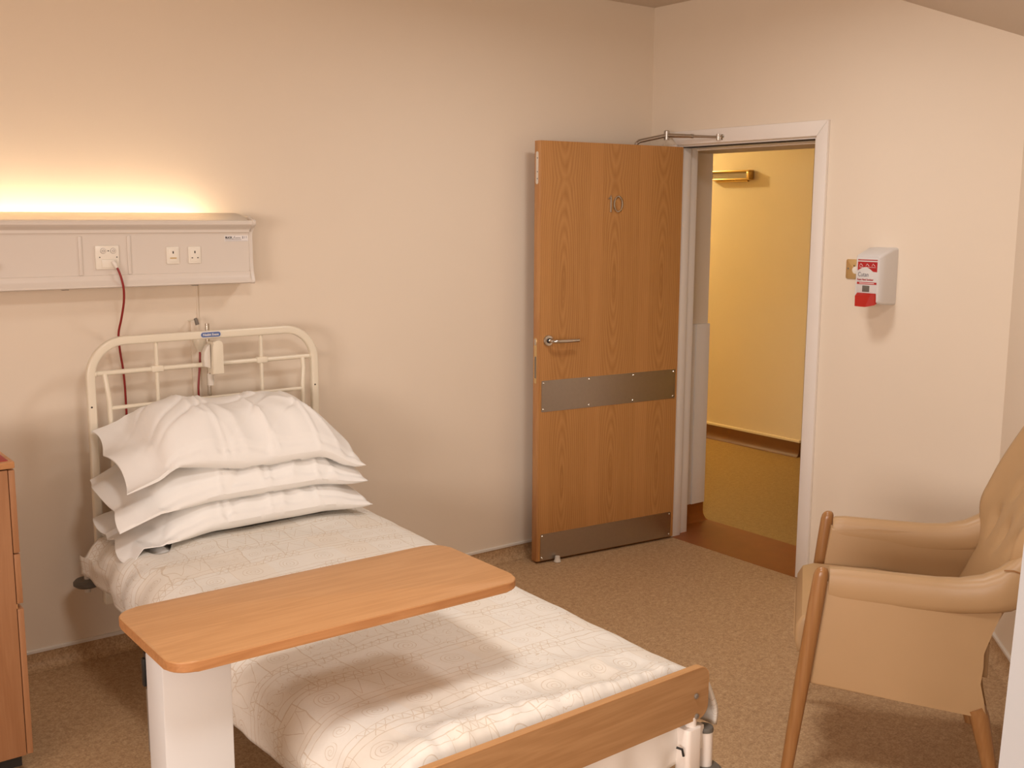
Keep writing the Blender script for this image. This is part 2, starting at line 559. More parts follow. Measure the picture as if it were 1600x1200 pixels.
def window(name, lo, hi, along):
    win = MB()
    mid = (lo + hi) / 2
    for a0, a1, z0, z1 in ((lo, lo + 0.06, WZ0, WZ1), (hi - 0.06, hi, WZ0, WZ1), (lo + 0.06, hi - 0.06, WZ0, WZ0 + 0.06), (lo + 0.06, hi - 0.06, WZ1 - 0.06, WZ1), (mid - 0.025, mid + 0.025, WZ0 + 0.06, WZ1 - 0.06)):
        if along == 'Y':
            win.box(XL - 0.10, XL - 0.04, a0, a1, z0, z1, 0.004)
        else:
            win.box(a0, a1, YB - 0.10, YB - 0.04, z0, z1, 0.004)
    wo = win.build(name, m_white)
    wo['kind'] = 'structure'
    for a0, a1 in ((lo + 0.05, mid - 0.02), (mid + 0.02, hi - 0.05)):
        if along == 'Y':
            MB().box(XL - 0.075, XL - 0.069, a0, a1, WZ0 + 0.05, WZ1 - 0.05).build('pane', m_sky, wo)
        else:
            MB().box(a0, a1, YB - 0.075, YB - 0.069, WZ0 + 0.05, WZ1 - 0.05).build('pane', m_sky, wo)
    if along == 'Y':
        MB().box(XL - 0.02, XL + 0.06, lo - 0.05, hi + 0.05, WZ0 - 0.03, WZ0, 0.005).build('window_sill', m_white, wo)
    else:
        MB().box(lo - 0.05, hi + 0.05, YB - 0.02, YB + 0.06, WZ0 - 0.03, WZ0, 0.005).build('window_sill', m_white, wo)
window('window_1', WY0, WY1, 'Y')
window('window_added', WX0, WX1, 'X')  # unseen rear window, added as a source for the back wall

# ceiling: flat part and the part sloping down to the slanting wall
J0 = Vector((0, -1.0, 0))        # the junction line passes here, parallel to the slanting wall
slope = 0.534
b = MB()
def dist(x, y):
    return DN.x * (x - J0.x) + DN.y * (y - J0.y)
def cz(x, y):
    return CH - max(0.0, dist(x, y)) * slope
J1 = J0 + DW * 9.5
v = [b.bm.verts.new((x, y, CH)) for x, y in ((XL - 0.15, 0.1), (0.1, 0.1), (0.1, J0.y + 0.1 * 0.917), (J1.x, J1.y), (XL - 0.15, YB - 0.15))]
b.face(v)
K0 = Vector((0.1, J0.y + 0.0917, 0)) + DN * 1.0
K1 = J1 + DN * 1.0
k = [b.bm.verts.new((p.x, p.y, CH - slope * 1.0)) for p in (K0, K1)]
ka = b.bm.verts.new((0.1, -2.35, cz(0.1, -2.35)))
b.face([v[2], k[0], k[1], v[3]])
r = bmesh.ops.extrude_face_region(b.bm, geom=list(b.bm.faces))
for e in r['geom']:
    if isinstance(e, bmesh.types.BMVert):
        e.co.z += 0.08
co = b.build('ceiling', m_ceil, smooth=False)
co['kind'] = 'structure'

# floors
MB().box(XL - 0.15, 0.0, YB - 0.15, 0.1, -0.06, 0.0).build('floor', m_floor, smooth=False)['kind'] = 'structure'
MB().box(0.0, 0.41, -1.21, -0.05, -0.06, 0.001).build('trim_threshold', m_thr, smooth=False)['kind'] = 'structure'
MB().box(0.41, 3.3, -2.2, 4.2, -0.06, 0.0005).build('floor_corridor', m_corfloor, smooth=False)['kind'] = 'structure'

# coved vinyl skirting with a white capping strip (back wall, slanting wall, door wall)
def cove(name, p, q, n_in, z=0.064):
    """from p to q along a wall, n_in points into the room"""
    p, q, n_in = Vector(p), Vector(q), Vector(n_in)
    prof = [(0.0, 0.0), (0.045, 0.0005)] + [(0.045 - 0.040 * sin(radians(a)), 0.040 - 0.040 * cos(radians(a)) + 0.0008) for a in (15, 30, 45, 60, 75, 90)] + [(0.005, z), (0.0, z)]
    b = MB()
    b.loft([[e + n_in * d + Vector((0, 0, h)) for d, h in prof] for e in (p, q)])
    o = b.build(name, m_floor)
    o['kind'] = 'structure'
    cp = [(0.0, z), (0.009, z), (0.009, z + 0.010), (0.006, z + 0.013), (0.0, z + 0.013)]
    c = MB()
    c.loft([[e + n_in * d + Vector((0, 0, h)) for d, h in cp] for e in (p, q)])
    c.build('capping_strip', m_cap, o)
    return o
cove('baseboard_back', (XL, 0, 0), (0, 0, 0), (0, -1, 0))
cove('baseboard_right', (0.0, -2.0, 0), tuple(P1), tuple(-DN))
cove('baseboard_door_side', (0, -1.125, 0), (0, -1.98, 0), (-1, 0, 0))
cove('baseboard_left', (XL, 0, 0), (XL, YB, 0), (1, 0, 0))

# door frame: architrave, lining, stop, gap seal, reveal protectors
fr = MB()
fr.prism([(-1.118, 0.012), (-1.059, 0.012), (-1.059, 2.0555), (-1.118, 2.1225)], -0.018, 0.0, 'X', 0.0025)
f0 = fr.build('trim_door_frame', m_white)
f0['kind'] = 'structure'
# mitred pieces
o = MB().prism([(-1.118, 2.123), (-0.14, 2.123), (-0.20, 2.056), (-1.059, 2.056)], -0.018, 0.0, 'X', 0.0025).build('architrave_head', m_white, f0)
MB().box(-0.018, 0.0, -0.199, -0.14, 0.012, 2.056, 0.003).build('architrave_leg', m_white, f0)
b = MB()
b.box(0.0, 0.065, -0.225, -0.061, 0.0, 2.052, 0.002)
b.box(0.065, 0.138, -0.204, -0.061, 0.0, 2.052, 0.002)
b.build('hinge_jamb', m_white, f0)
b = MB()
b.box(0.0, 0.138, -1.099, -1.040, 0.002, 2.052, 0.002)
b.build('lock_jamb', m_white, f0)
b = MB()
b.box(0.0, 0.05, -1.04, -0.225, 2.046, 2.0515, 0.001)
b.box(0.062, 0.134, -1.04, -0.204, 2.040, 2.0515, 0.002)
b.build('head_lining', m_white, f0)
MB().box(0.001, 0.062, -1.04, -0.225, 2.0415, 2.0462).build('seal_gap', m_dark, f0)
b = MB()
b.box(0.139, 0.41, -0.075, -0.0605, 0.10, 1.115, 0.002)
b.box(0.30, 0.405, -0.082, -0.075, 0.10, 1.115, 0.002)
b.build('reveal_guard', m_white, f0)
b = MB()
b.loft([[(x, -0.061 - d, h) for d, h in ((0, 0), (0.05, 0.001), (0.03, 0.008), (0.014, 0.028), (0.01, 0.05), (0.01, 0.102), (0, 0.102))] for x in (0.139, 0.408)])
b.build('reveal_skirting', m_thr, f0)

# corridor
XC = 2.15
MB().box(XC, XC + 0.5, 0.607, 4.2, 0.0, 2.75).build('wall_corridor', m_cor, smooth=False)['kind'] = 'structure'
MB().box(XC + 0.5, XC + 0.65, -2.2, 0.607, 0.0, 2.75).build('wall_corridor_recess', m_cor, smooth=False)['kind'] = 'structure'
MB().box(0.41, 0.44, 0.15, 4.2, 0.0, 2.75).build('wall_corridor_near', m_cor, smooth=False)['kind'] = 'structure'
MB().box(0.41, 3.3, 4.2, 4.3, 0.0, 2.75).build('wall_corridor_end', m_cor, smooth=False)['kind'] = 'structure'
MB().box(0.41, 3.3, -2.3, -2.2, 0.0, 2.75).build('wall_corridor_far', m_cor, smooth=False)['kind'] = 'structure'
MB().box(0.40, 3.3, -2.3, 4.3, 2.75, 2.85).build('ceiling_corridor', m_cor, smooth=False)['kind'] = 'structure'
def cor_sk(name, pts):
    prof = [(0.0, 0.0), (0.05, 0.001), (0.03, 0.010), (0.018, 0.030), (0.015, 0.05), (0.015, 0.105), (0.0, 0.105)]
    b = MB()
    (x0, y0), (x1, y1) = pts
    nx, ny = (-1, 0) if x0 == x1 else (0, -1)
    b.loft([[(x + nx * d, y + ny * d, h) for d, h in prof] for x, y in pts])
    o = b.build(name, m_corsk)
    o['kind'] = 'structure'
    c = MB()
    c.loft([[(x + nx * d, y + ny * d, h) for d, h in ((0, 0.105), (0.017, 0.105), (0.017, 0.118), (0.012, 0.122), (0, 0.122))] for x, y in pts])
    c.build('capping_strip', m_cor, o)
    return o
cor_sk('baseboard_corridor', [(XC, 0.607), (XC, 4.2)])
cor_sk('baseboard_corridor_recess', [(XC + 0.5, -2.2), (XC + 0.5, 0.607)])

# white pier close to the camera on the right edge
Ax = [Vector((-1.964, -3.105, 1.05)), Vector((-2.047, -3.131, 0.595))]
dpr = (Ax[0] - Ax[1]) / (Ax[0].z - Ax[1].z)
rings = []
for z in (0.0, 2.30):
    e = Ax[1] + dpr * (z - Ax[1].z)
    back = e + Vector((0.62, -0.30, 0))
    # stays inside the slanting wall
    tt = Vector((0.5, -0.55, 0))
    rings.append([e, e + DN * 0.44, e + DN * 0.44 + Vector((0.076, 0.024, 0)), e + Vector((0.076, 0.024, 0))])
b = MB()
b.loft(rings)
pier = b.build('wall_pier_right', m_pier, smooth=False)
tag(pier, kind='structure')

# flush ceiling lights at the room lamps (out of frame); the second is added
for lab, p in zip(('round flush ceiling light above the foot of the bed', 'added unseen ceiling light in front of the open door'), LAMPS):
    cl = thing('ceiling_light', lab, 'ceiling light', (p.x, p.y, CH), group='flush ceiling lights')
    MB().lathe([(0.26, 0.0), (0.26, -0.05), (0.255, -0.085), (0.245, -0.085), (0.245, -0.05), (0.001, -0.05)]).build('rim', m_white, cl)
    MB().lathe([(0.235, -0.052), (0.235, -0.075), (0.21, -0.095), (0.12, -0.105), (0.001, -0.108)]).build('diffuser', m_cap, cl)

# ------------------------------------------------------------------ door
HX, HY = -0.012, -0.24
d0 = thing('door_1', 'wooden room door standing open with steel plates and number 10', 'door', (HX, HY, 0), -radians(5.65), kind='structure')
del d0['category']
# leaf local: x 0..-0.862, face y=0, back y=0.044
b = MB()
b.box(-0.8535, 0.0, 0.0003, 0.0437, 0.012, 2.045)
b.build('door_leaf', m_door, d0, smooth=False)
b = MB()
b.box(-0.862, -0.8535, 0.0, 0.044, 0.012, 2.045, 0.001)
b.box(-0.0002, 0.004, 0.0, 0.044, 0.012, 2.045, 0.001)
b.build('door_lipping', m_lip, d0)
b = MB()
b.prism(rrect(0.012, 0.032, 1.845, 1.995, 0.009), -0.8635, -0.8615, 'X')
st = b.build('closer_face_plate', m_cap, d0)
b = MB()
for z in (1.87, 1.965, 1.902):
    b.lathe([(0.003, -0.0005), (0.003, 0.0008)], (-0.8636, 0.018, z), 'X', 10)
b.build('screw', m_dark, st)
b = MB()
b.prism(rrect(0.011, 0.033, 0.90, 1.12, 0.006), -0.8635, -0.8615, 'X')
lp = b.build('lock_face_plate', m_brassplate, d0)
MB().box(-0.866, -0.8632, 0.014, 0.030, 1.085, 1.115, 0.001).build('latch_bolt', m_chrome, lp)
MB().box(-0.8638, -0.8632, 0.015, 0.029, 0.925, 1.03).build('keep_slot', m_greyclip, lp)
# push plate and kick plate
def plate(name, x0, x1, z0, z1, cols):
    b = MB()
    b.prism(rrect(x0, x1, z0, z1, 0.004), -0.002, 0.0, 'Y')
    p = b.build(name, m_steel, d0)
    for x in cols:
        for z in (z0 + 0.012, z1 - 0.012):
            MB().lathe([(0.0058, 0.0), (0.0058, -0.0012), (0.0042, -0.0028), (0.001, -0.0032)], (x, -0.002, z), 'Y', 12).build('screw', m_chrome, p)
plate('push_plate', -0.842, -0.010, 0.760, 0.913, (-0.83, -0.56, -0.285, -0.022))
plate('kick_plate', -0.840, -0.014, 0.0145, 0.148, (-0.83, -0.022))
# lever handle
b = MB()
b.lathe([(0.027, 0.0), (0.027, -0.006), (0.024, -0.010), (0.014, -0.011)], (-0.807, 0, 1.107), 'Y', 28)
b.lathe([(0.0125, -0.0109), (0.0125, -0.016)], (-0.807, 0, 1.107), 'Y', 20, mi=1)
pth = [(-0.807, -0.012, 1.107), (-0.807, -0.035, 1.107), (-0.803, -0.047, 1.107), (-0.795, -0.054, 1.107), (-0.78, -0.057, 1.1065), (-0.74, -0.058, 1.106), (-0.70, -0.057, 1.106), (-0.664, -0.056, 1.106)]
b.tube(pth, [0.0085, 0.0085, 0.009, 0.0095, 0.0098, 0.0095, 0.0092, 0.0088], 12)
b.build('lever_handle', [m_chrome, m_dark], d0)
# number 10
def digit(pts, closed):
    b = MB()
    if closed:
        n = 30
        path = [(pts[0] + pts[2] * cos(2 * pi * i / n), -0.004, pts[1] + pts[3] * sin(2 * pi * i / n)) for i in range(n + 1)]
    else:
        path = [(x, -0.004, z) for x, z in pts]
    b.tube(path, 0.0052, 8, cap=not closed)
    return b
bb = digit([(-0.449, 1.7195), (-0.449, 1.79)], False)
bb.tube([(-0.449, -0.004, 1.790), (-0.452, -0.004, 1.7955), (-0.449, -0.004, 1.797)], 0.0035, 8)
bb.tube([(-0.449, -0.004, 1.794), (-0.4585, -0.004, 1.787), (-0.4635, -0.004, 1.7795)], 0.004, 8)
bb.box(-0.4545, -0.4435, -0.006, 0, 1.7175, 1.7225, 0.001)
bb.build('digit_one', m_chrome, d0)
digit((-0.4045, 1.7565, 0.0245, 0.0365), True).build('digit_zero', m_chrome, d0)
# white rubber foot under the leaf
MB().lathe([(0.016, 0.0005), (0.018, 0.004), (0.0145, 0.014), (0.012, 0.030), (0.006, 0.030)], (-0.752, -0.022, 0.0), 'Z', 18).build('door_stop', m_cap, d0)
# hinges
for z in (0.25, 1.05, 1.85):
    MB().lathe([(0.006, -0.05), (0.006, 0.05)], (0.009, 0.044, z), 'Z', 12).build('hinge', m_chrome, d0)
# overhead closer arm: from behind the leaf to the architrave (local coords via inverse)
RZ = Matrix.Rotation(radians(5.65), 4, 'Z')
def D(p):
    return RZ @ (Vector(p) - Vector((HX, HY, 0)))
b = MB()
e0, e1, e2 = D((-0.235, -0.155, 2.068)), D((-0.10, -0.21, 2.100)), D((-0.035, -0.495, 2.080))
b.tube([D((-0.250, -0.14, 2.02)), D((-0.248, -0.15, 2.058)), e0, e1], 0.010, 10)
b.lathe([(0.014, -0.022), (0.014, 0.020), (0.010, 0.024)], tuple(e1), 'Z', 18)
ca = b.build('closer_arm', m_steel, d0)
b = MB()
mid = e1.lerp(e2, 0.5)
b.tube([e1, mid], [0.0105, 0.0085], 10)
b.tube([e1.lerp(e2, 0.48), e1.lerp(e2, 0.50), e1.lerp(e2, 0.52)], 0.0105, 10)
b.tube([mid, e2], [0.0065, 0.0055], 10)
b.build('closer_forearm', m_steel, ca)
b = MB()
b.lathe([(0.010, -0.016), (0.010, 0.014)], tuple(e2), 'Z', 14)
q = D((-0.019, -0.505, 2.08))
b.tube([e2, q], 0.008, 8)
b.tube([q, D((-0.018, -0.505, 2.08)) + Vector((0.001, 0, 0))], 0.014, 14)
b.build('closer_shoe', m_chrome, ca)
b = MB()
b.box(-0.42, -0.16, 0.0445, 0.09, 1.955, 2.015, 0.006)
b.build('closer_body', m_steel, d0)

# ------------------------------------------------------------------ bedhead console on the back wall
cs = thing('bedhead_console', 'long cream wall console with glowing lamp trough above the bed', 'wall console', (-2.30, 0, 1.43))
def prof_console(o=0.0):
    # (y, z) profile, z from 0 at the bottom
    p = [(0, 0.0), (-0.122, 0.0), (-0.128, 0.004), (-0.128, 0.010), (-0.118, 0.024), (-0.115, 0.030), (-0.115, 0.046), (-0.110, 0.047), (-0.110, 0.188)]
    p += [(-0.110 - 0.040 * (1 - cos(radians(a))), 0.188 + 0.034 * sin(radians(a))) for a in (20, 40, 60, 75)]
    p += [(-0.146, 0.2255), (-0.151, 0.230), (-0.152, 0.238), (-0.148, 0.2445), (-0.140, 0.246)]
    return [(y - o, z) for y, z in p]
top = [(-0.138, 0.2462), (-0.125, 0.256), (-0.105, 0.265), (-0.085, 0.271), (-0.062, 0.274), (-0.050, 0.2735), (-0.050, 0.262), (-0.12, 0.225), (-0.12, 0.20), (0, 0.20)]
XE = -1.70
b = MB()
b.prism(prof_console() + [(-0.12, 0.225), (-0.12, 0.20), (0, 0.20)], XE, 0.0, 'X')
b.build('console_body', m_plastic, cs)
b = MB()
hood_o = [(-0.1385, 0.2455), (-0.130, 0.256), (-0.118, 0.264), (-0.105, 0.270), (-0.090, 0.2735)]
hood = hood_o + [(y + 0.004, z - 0.004) for y, z in hood_o[::-1]]
b.prism(hood, XE, -0.055, 'X')
# rounded end of the hood
n = 8
rings = []
for i in range(n + 1):
    a = i / n * pi / 2
    kx, kz = sin(a), cos(a)
    rings.append([(-0.055 + 0.050 * kx, y, 0.2415 + (z - 0.2415) * max(kz, 0.02)) for y, z in hood])
b.loft(rings)
b.build('lamp_hood', m_opal, cs)
# end cap a little proud of the profile
ec = [(0, -0.002), (-0.124, -0.002), (-0.131, 0.004), (-0.131, 0.012), (-0.121, 0.027), (-0.117, 0.046), (-0.113, 0.08), (-0.113, 0.185)] + [(-0.113 - 0.040 * (1 - cos(radians(a))), 0.188 + 0.034 * sin(radians(a))) for a in (20, 40, 60, 75)] + [(-0.149, 0.2255), (-0.155, 0.230), (-0.156, 0.239), (-0.151, 0.247), (-0.14, 0.249), (-0.10, 0.262), (0, 0.262)]
MB().prism(ec, -0.001, 0.013, 'X', 0.003).build('end_cap', m_plastic, cs)
# lamp tube lying in the trough and its reflector
b = MB()
b.tube([(XE + 0.05, -0.072, 0.226), (-0.15, -0.072, 0.226)], 0.013, 12)
b.build('lamp_tube', m_tube, cs)
# divider ribs
for x in (-0.646, -0.472):
    MB().box(x - 0.0065, x + 0.0065, -0.1155, -0.109, 0.0475, 0.188, 0.0025).build('divider_rib', m_plastic, cs)
for x in (-0.70, -0.22):
    MB().box(x - 0.012, x + 0.012, -0.10, -0.08, -0.004, 0.001, 0.001).build('fixing_clip', m_greyclip, cs)
# nurse call plate
cp = MB().box(-0.595, -0.510, -0.1185, -0.109, 0.068, 0.154, 0.003).build('call_plate', m_socket, cs)
for x in (-0.567, -0.531):
    MB().lathe([(0.0095, 0), (0.0095, -0.0022), (0.008, -0.003)], (x, -0.1185, 0.135), 'Y', 24).build('call_button', m_clear, cp)
    b = MB()
    b.tube([(x + 0.0098 * cos(2 * pi * i / 24), -0.1187, 0.135 + 0.0098 * sin(2 * pi * i / 24)) for i in range(25)], 0.0006, 6, cap=False)
    b.tube([(x + 0.0045 * cos(2 * pi * i / 16), -0.1215, 0.135 + 0.003 * sin(2 * pi * i / 16)) for i in range(17)], 0.0006, 6, cap=False)
    b.build('button_ring', m_inkgrey, cp)
for x, z in ((-0.549, 0.135), (-0.580, 0.112), (-0.519, 0.112)):
    MB().lathe([(0.0022, 0), (0.0022, -0.0008)], (x, -0.1185, z), 'Y', 10).build('screw_hole', m_dark, cp)
MB().box(-0.575, -0.522, -0.1215, -0.118, 0.074, 0.104, 0.003).build('cover_flap', m_socket, cp)
# two single sockets
def sock(x, wide):
    p = MB().box(x - 0.0245, x + 0.0245, -0.1165, -0.109, 0.082, 0.146, 0.0028).build('socket', m_socket, cs)
    MB().box(x - 0.019, x + 0.019, -0.1185, -0.116, 0.090, 0.141, 0.0012).build('socket_face', m_socket, p)
    MB().box(x - 0.0022, x + 0.0022, -0.1190, -0.1183, 0.121, 0.130).build('earth_slot', m_dark, p)
    if wide:
        MB().box(x - 0.0125, x + 0.0125, -0.1190, -0.1183, 0.1015, 0.1065).build('pin_slot', m_brassplate, p)
    else:
        for s_ in (-1, 1):
            MB().box(x + s_ * 0.011 - 0.0028, x + s_ * 0.011 + 0.0028, -0.1190, -0.1183, 0.102, 0.1055).build('pin_slot', m_dark, p)
sock(-0.309, True)
sock(-0.2245, False)
# maker's label: black and grey print
R_Y = (radians(90), 0, 0)
lb = MB().box(-0.101, -0.004, -0.1108, -0.1098, 0.164, 0.187).build('maker_label', m_blind, cs)
text('label_print', 'BLICK', 0.0105, m_ink, lb, (-0.098, -0.1111, 0.1755), R_Y, 0.0003, bold=0.0004)
text('label_print', 'Luxonic', 0.0085, m_inkgrey, lb, (-0.062, -0.1111, 0.1755), R_Y, 0.0003, shear=0.3)
b = MB()
b.tube([(-0.069, -0.1111, 0.171), (-0.058, -0.1111, 0.185)], 0.0006, 4)
b.box(-0.0985, -0.032, -0.1112, -0.1106, 0.1705, 0.172)
b.box(-0.0985, -0.006, -0.1112, -0.1106, 0.1655, 0.1663)
b.box(-0.0275, -0.0245, -0.1112, -0.1106, 0.174, 0.184)
b.box(-0.0195, -0.018, -0.1112, -0.1106, 0.1755, 0.1835)
b.box(-0.0115, -0.010, -0.1112, -0.1106, 0.1755, 0.1845)
b.build('label_print', m_inkgrey, lb)
# knob of the reading lamp switch at the left edge of view
MB().lathe([(0.016, 0), (0.016, -0.02), (0.012, -0.028)], (-0.944, -0.110, 0.085), 'Y', 18).build('switch_knob', m_plastic, cs)

# ------------------------------------------------------------------ nurse call cord
nc = thing('nurse_call_cord', 'red nurse call cord hanging from the console behind the pillows', 'call cord', (-2.82, 0, 1.50))
b = MB()
P = [(-2.826, -0.127, 1.508), (-2.820, -0.131, 1.495), (-2.812, -0.136, 1.465), (-2.806, -0.137, 1.425), (-2.801, -0.115, 1.375), (-2.799, -0.07, 1.31), (-2.803, -0.04, 1.25), (-2.797, -0.03, 1.18), (-2.790, -0.03, 1.12), (-2.786, -0.03, 1.05), (-2.785, -0.03, 0.95), (-2.783, -0.03, 0.85), (-2.74, -0.035, 0.74), (-2.63, -0.035, 0.70), (-2.54, -0.035, 0.78), (-2.503, -0.035, 0.92), (-2.500, -0.035, 1.02), (-2.492, -0.035, 1.10), (-2.489, -0.035, 1.14), (-2.489, -0.036, 1.175)]
def catmull(P, k=4):
    P = [Vector(p) for p in P]
    out = []
    for i in range(len(P) - 1):
        a, b_, c, d = P[max(0, i - 1)], P[i], P[i + 1], P[min(len(P) - 1, i + 2)]
        for j in range(k):
            t = j / k
            out.append(0.5 * ((2 * b_) + (c - a) * t + (2 * a - 5 * b_ + 4 * c - d) * t * t + (3 * b_ - a - 3 * c + d) * t ** 3))
    out.append(P[-1])
    return out
def off(path, o):
    return [Vector(p) - Vector(o) for p in path]
b.tube(off(catmull(P), nc.location), 0.0042, 8)
b.build('cord', m_red, nc)
b = MB()
b.tube(off([(-2.836, -0.123, 1.528), (-2.831, -0.126, 1.518), (-2.824, -0.129, 1.503)], nc.location), [0.007, 0.009, 0.006], 12)
b.build('plug', m_clear, nc)
b = MB()
b.lathe([(0.004, -0.040), (0.009, -0.034), (0.022, -0.008), (0.025, 0.008), (0.022, 0.020), (0.012, 0.022)], tuple(Vector((-2.489, -0.036, 1.200)) - nc.location), 'Z', 20)
b.build('handset', m_cream, nc)
# wall bracket it hangs from
wb = thing('call_hook', 'small grey hook and narrow white conduit on wall behind the headboard', 'hook', (-2.478, 0, 0.9))
MB().box(-0.034, -0.002, -0.012, 0.0, 0.0, 0.385, 0.003).build('trunking', m_wall, wb)
MB().box(-0.003, 0.003, -0.006, 0.0, 0.385, 0.535, 0.001).build('conduit', m_wall, wb)
b = MB()
b.tube([(-0.040, -0.006, 0.383), (-0.036, -0.03, 0.387), (-0.030, -0.05, 0.390)], 0.0028, 8)
b.build('hook_arm', m_cream, wb)
b = MB()
b.tube([(-0.0325, -0.055, 0.396), (-0.029, -0.056, 0.389), (-0.024, -0.056, 0.371)], [0.0055, 0.0072, 0.0078], 10)
b.build('hook_clip', m_greyclip, wb)

# ------------------------------------------------------------------ hospital bed (local: x across, -y to the foot)
BO = Vector((-2.497, -0.15, 0))
BR = radians(1.3)
bed = thing('hospital_bed', 'cream tubular hospital bed with wooden footboard', 'bed', BO, BR)
def rect_sweep(path, wx, wy, nrm):
    """flat oval tube"""
    b = MB()
    b.tube(path, wx / 2, 12, True, (nrm, wy / wx))
    return b
# headboard outer loop
ro = 0.13
hl, hr, ht = -0.452, 0.452, 1.240
path = [(hl, 0, 0.35), (hl, 0, 0.6), (hl, 0, ht - ro)]
path += [(x, 0, z) for x, z in arc(hl + ro, ht - ro, ro, 180, 90, 10)][1:]
path += [(0, 0, ht)]
path += [(x, 0, z) for x, z in arc(hr - ro, ht - ro, ro, 90, 0, 10)]
path += [(hr, 0, 0.6), (hr, 0, 0.35)]
b = MB()
# rounded-rectangle section tube 32 mm wide, 26 mm deep
sec = rrect(-0.016, 0.016, -0.013, 0.013, 0.007, 3)
rings = []
V = [Vector(p) for p in path]
for i, p in enumerate(V):
    T = ((V[min(i + 1, len(V) - 1)] - p).normalized() if i < len(V) - 1 else Vector()) + ((p - V[i - 1]).normalized() if i else Vector())
    T.normalize()
    N = Vector((0, 1, 0)).cross(T)
    rings.append([p + N * a + Vector((0, 1, 0)) * c for a, c in sec])
b.loft(rings)
hf = b.build('headboard_frame', m_cream, bed)
for x in (hl, hr):
    MB().lathe([(0.0035, 0), (0.0035, -0.001)], (x - 0.004, -0.0128, 1.005), 'Y', 10).build('fixing_hole', m_dark, hf)
b = MB()
b.tube([(hl + 0.012, 0.004, 1.124), (0, 0.004, 1.124), (hr - 0.012, 0.004, 1.124)], 0.0095, 12)
b.build('headboard_rail', m_cream, bed)
for s_ in (-1, 1):
    b = MB()
    b.tube([(s_ * 0.432, 0.002, 1.124), (s_ * 0.44, 0.002, 1.124)], 0.0135, 12)
    b.build('rail_ferrule', m_cream, bed)
    b = MB()
    pp = [(s_ * 0.400, 0, 1.120), (s_ * 0.398, -0.010, 1.08), (s_ * 0.392, -0.012, 1.02), (s_ * 0.389, -0.012, 0.80), (s_ * 0.389, -0.012, 0.66)]
    pp += [(s_ * x, -0.012, z) for x, z in arc(0.339, 0.64, 0.05, 0, -90, 6)] + [(0, -0.012, 0.59)]
    b.tube(pp, 0.0095, 12)
    b.build('inner_tube', m_cream, bed)
for z in (0.995, 0.870):
    b = MB()
    b.tube([(-0.389, -0.012, z), (0, -0.012, z), (0.389, -0.012, z)], 0.0075, 10)
    b.build('rung', m_cream, bed)
for x in (-0.205, 0.220):
    b = MB()
    b.tube([(x, 0.004, 1.228), (x, 0.004, 0.60)], 0.0075, 10)
    b.build('upright', m_cream, bed)
    MB().box(x - 0.024, x + 0.024, -0.009, 0.017, 1.112, 1.137, 0.006).build('cross_joint', m_cream, bed)
# steel rod with its cream bracket in the middle of the headboard
b = MB()
b.tube([(0.006, 0.022, 0.62), (0.006, 0.022, 1.281)], 0.0085, 12)
b.build('steel_rod', m_chrome, bed)
b = MB()
b.tube([(0.010, 0.016, 1.04), (0.010, 0.016, 1.085)], 0.0125, 14)
b.build('rod_collar', m_cap, bed)
b = MB()
b.prism(arc(0.019, 1.20, 0.0205, 0, 180, 8) + [(-0.006, 1.09), (0.040, 1.09)], -0.048, -0.018, 'Y', 0.004)
b.prism([(-0.048, 1.215), (0.01, 1.215), (0.03, 1.20), (0.03, 1.09), (-0.01, 1.09), (-0.03, 1.17)], 0.0, 0.02, 'X', 0.002)
rb = b.build('rod_bracket', m_cream, bed)
b = MB()
b.prism([(-0.006, 1.205), (-0.020, 1.196), (-0.030, 1.175), (-0.033, 1.150), (-0.030, 1.120), (-0.006, 1.112)], -0.030, 0.002, 'Y', 0.003)
b.build('bracket_cheek', m_cap, rb)
# badge
bd = MB().prism(rrect(-0.038, 0.046, 1.2295, 1.2525, 0.0112, 8), -0.0155, -0.012, 'Y', 0.001).build('maker_badge', m_blind, bed)
MB().prism(rrect(-0.0355, 0.0435, 1.2315, 1.2505, 0.0093, 8), -0.0160, -0.0154, 'Y').build('badge_field', m_blue, bd)
text('badge_print', 'Nesbit Evans', 0.0125, m_blind, bd, (0.004, -0.0163, 1.2370), R_Y, 0.0003, sx=0.98, bold=0.0003, align='CENTER')
# bumper wheels, legs and castors
def bumper(x, y, z, rad=0.05):
    MB().lathe([(0.012, -0.012), (rad * 0.8, -0.012), (rad, -0.004), (rad, 0.006), (rad * 0.85, 0.014), (0.02, 0.016), (0.012, 0.016)], (x, y, z), 'Z', 32).build('bumper_wheel', m_grey, bed)
for s_ in (-1, 1):
    bumper(s_ * 0.490, 0.045, 0.335)
    b = MB()
    b.tube([(s_ * 0.490, 0.045, 0.30), (s_ * 0.490, 0.045, 0.375)], 0.011, 12)
    b.tube([(s_ * 0.40, 0.0, 0.375), (s_ * 0.490, 0.045, 0.375)], 0.011, 12)
    b.build('bumper_stem', m_cap, bed)
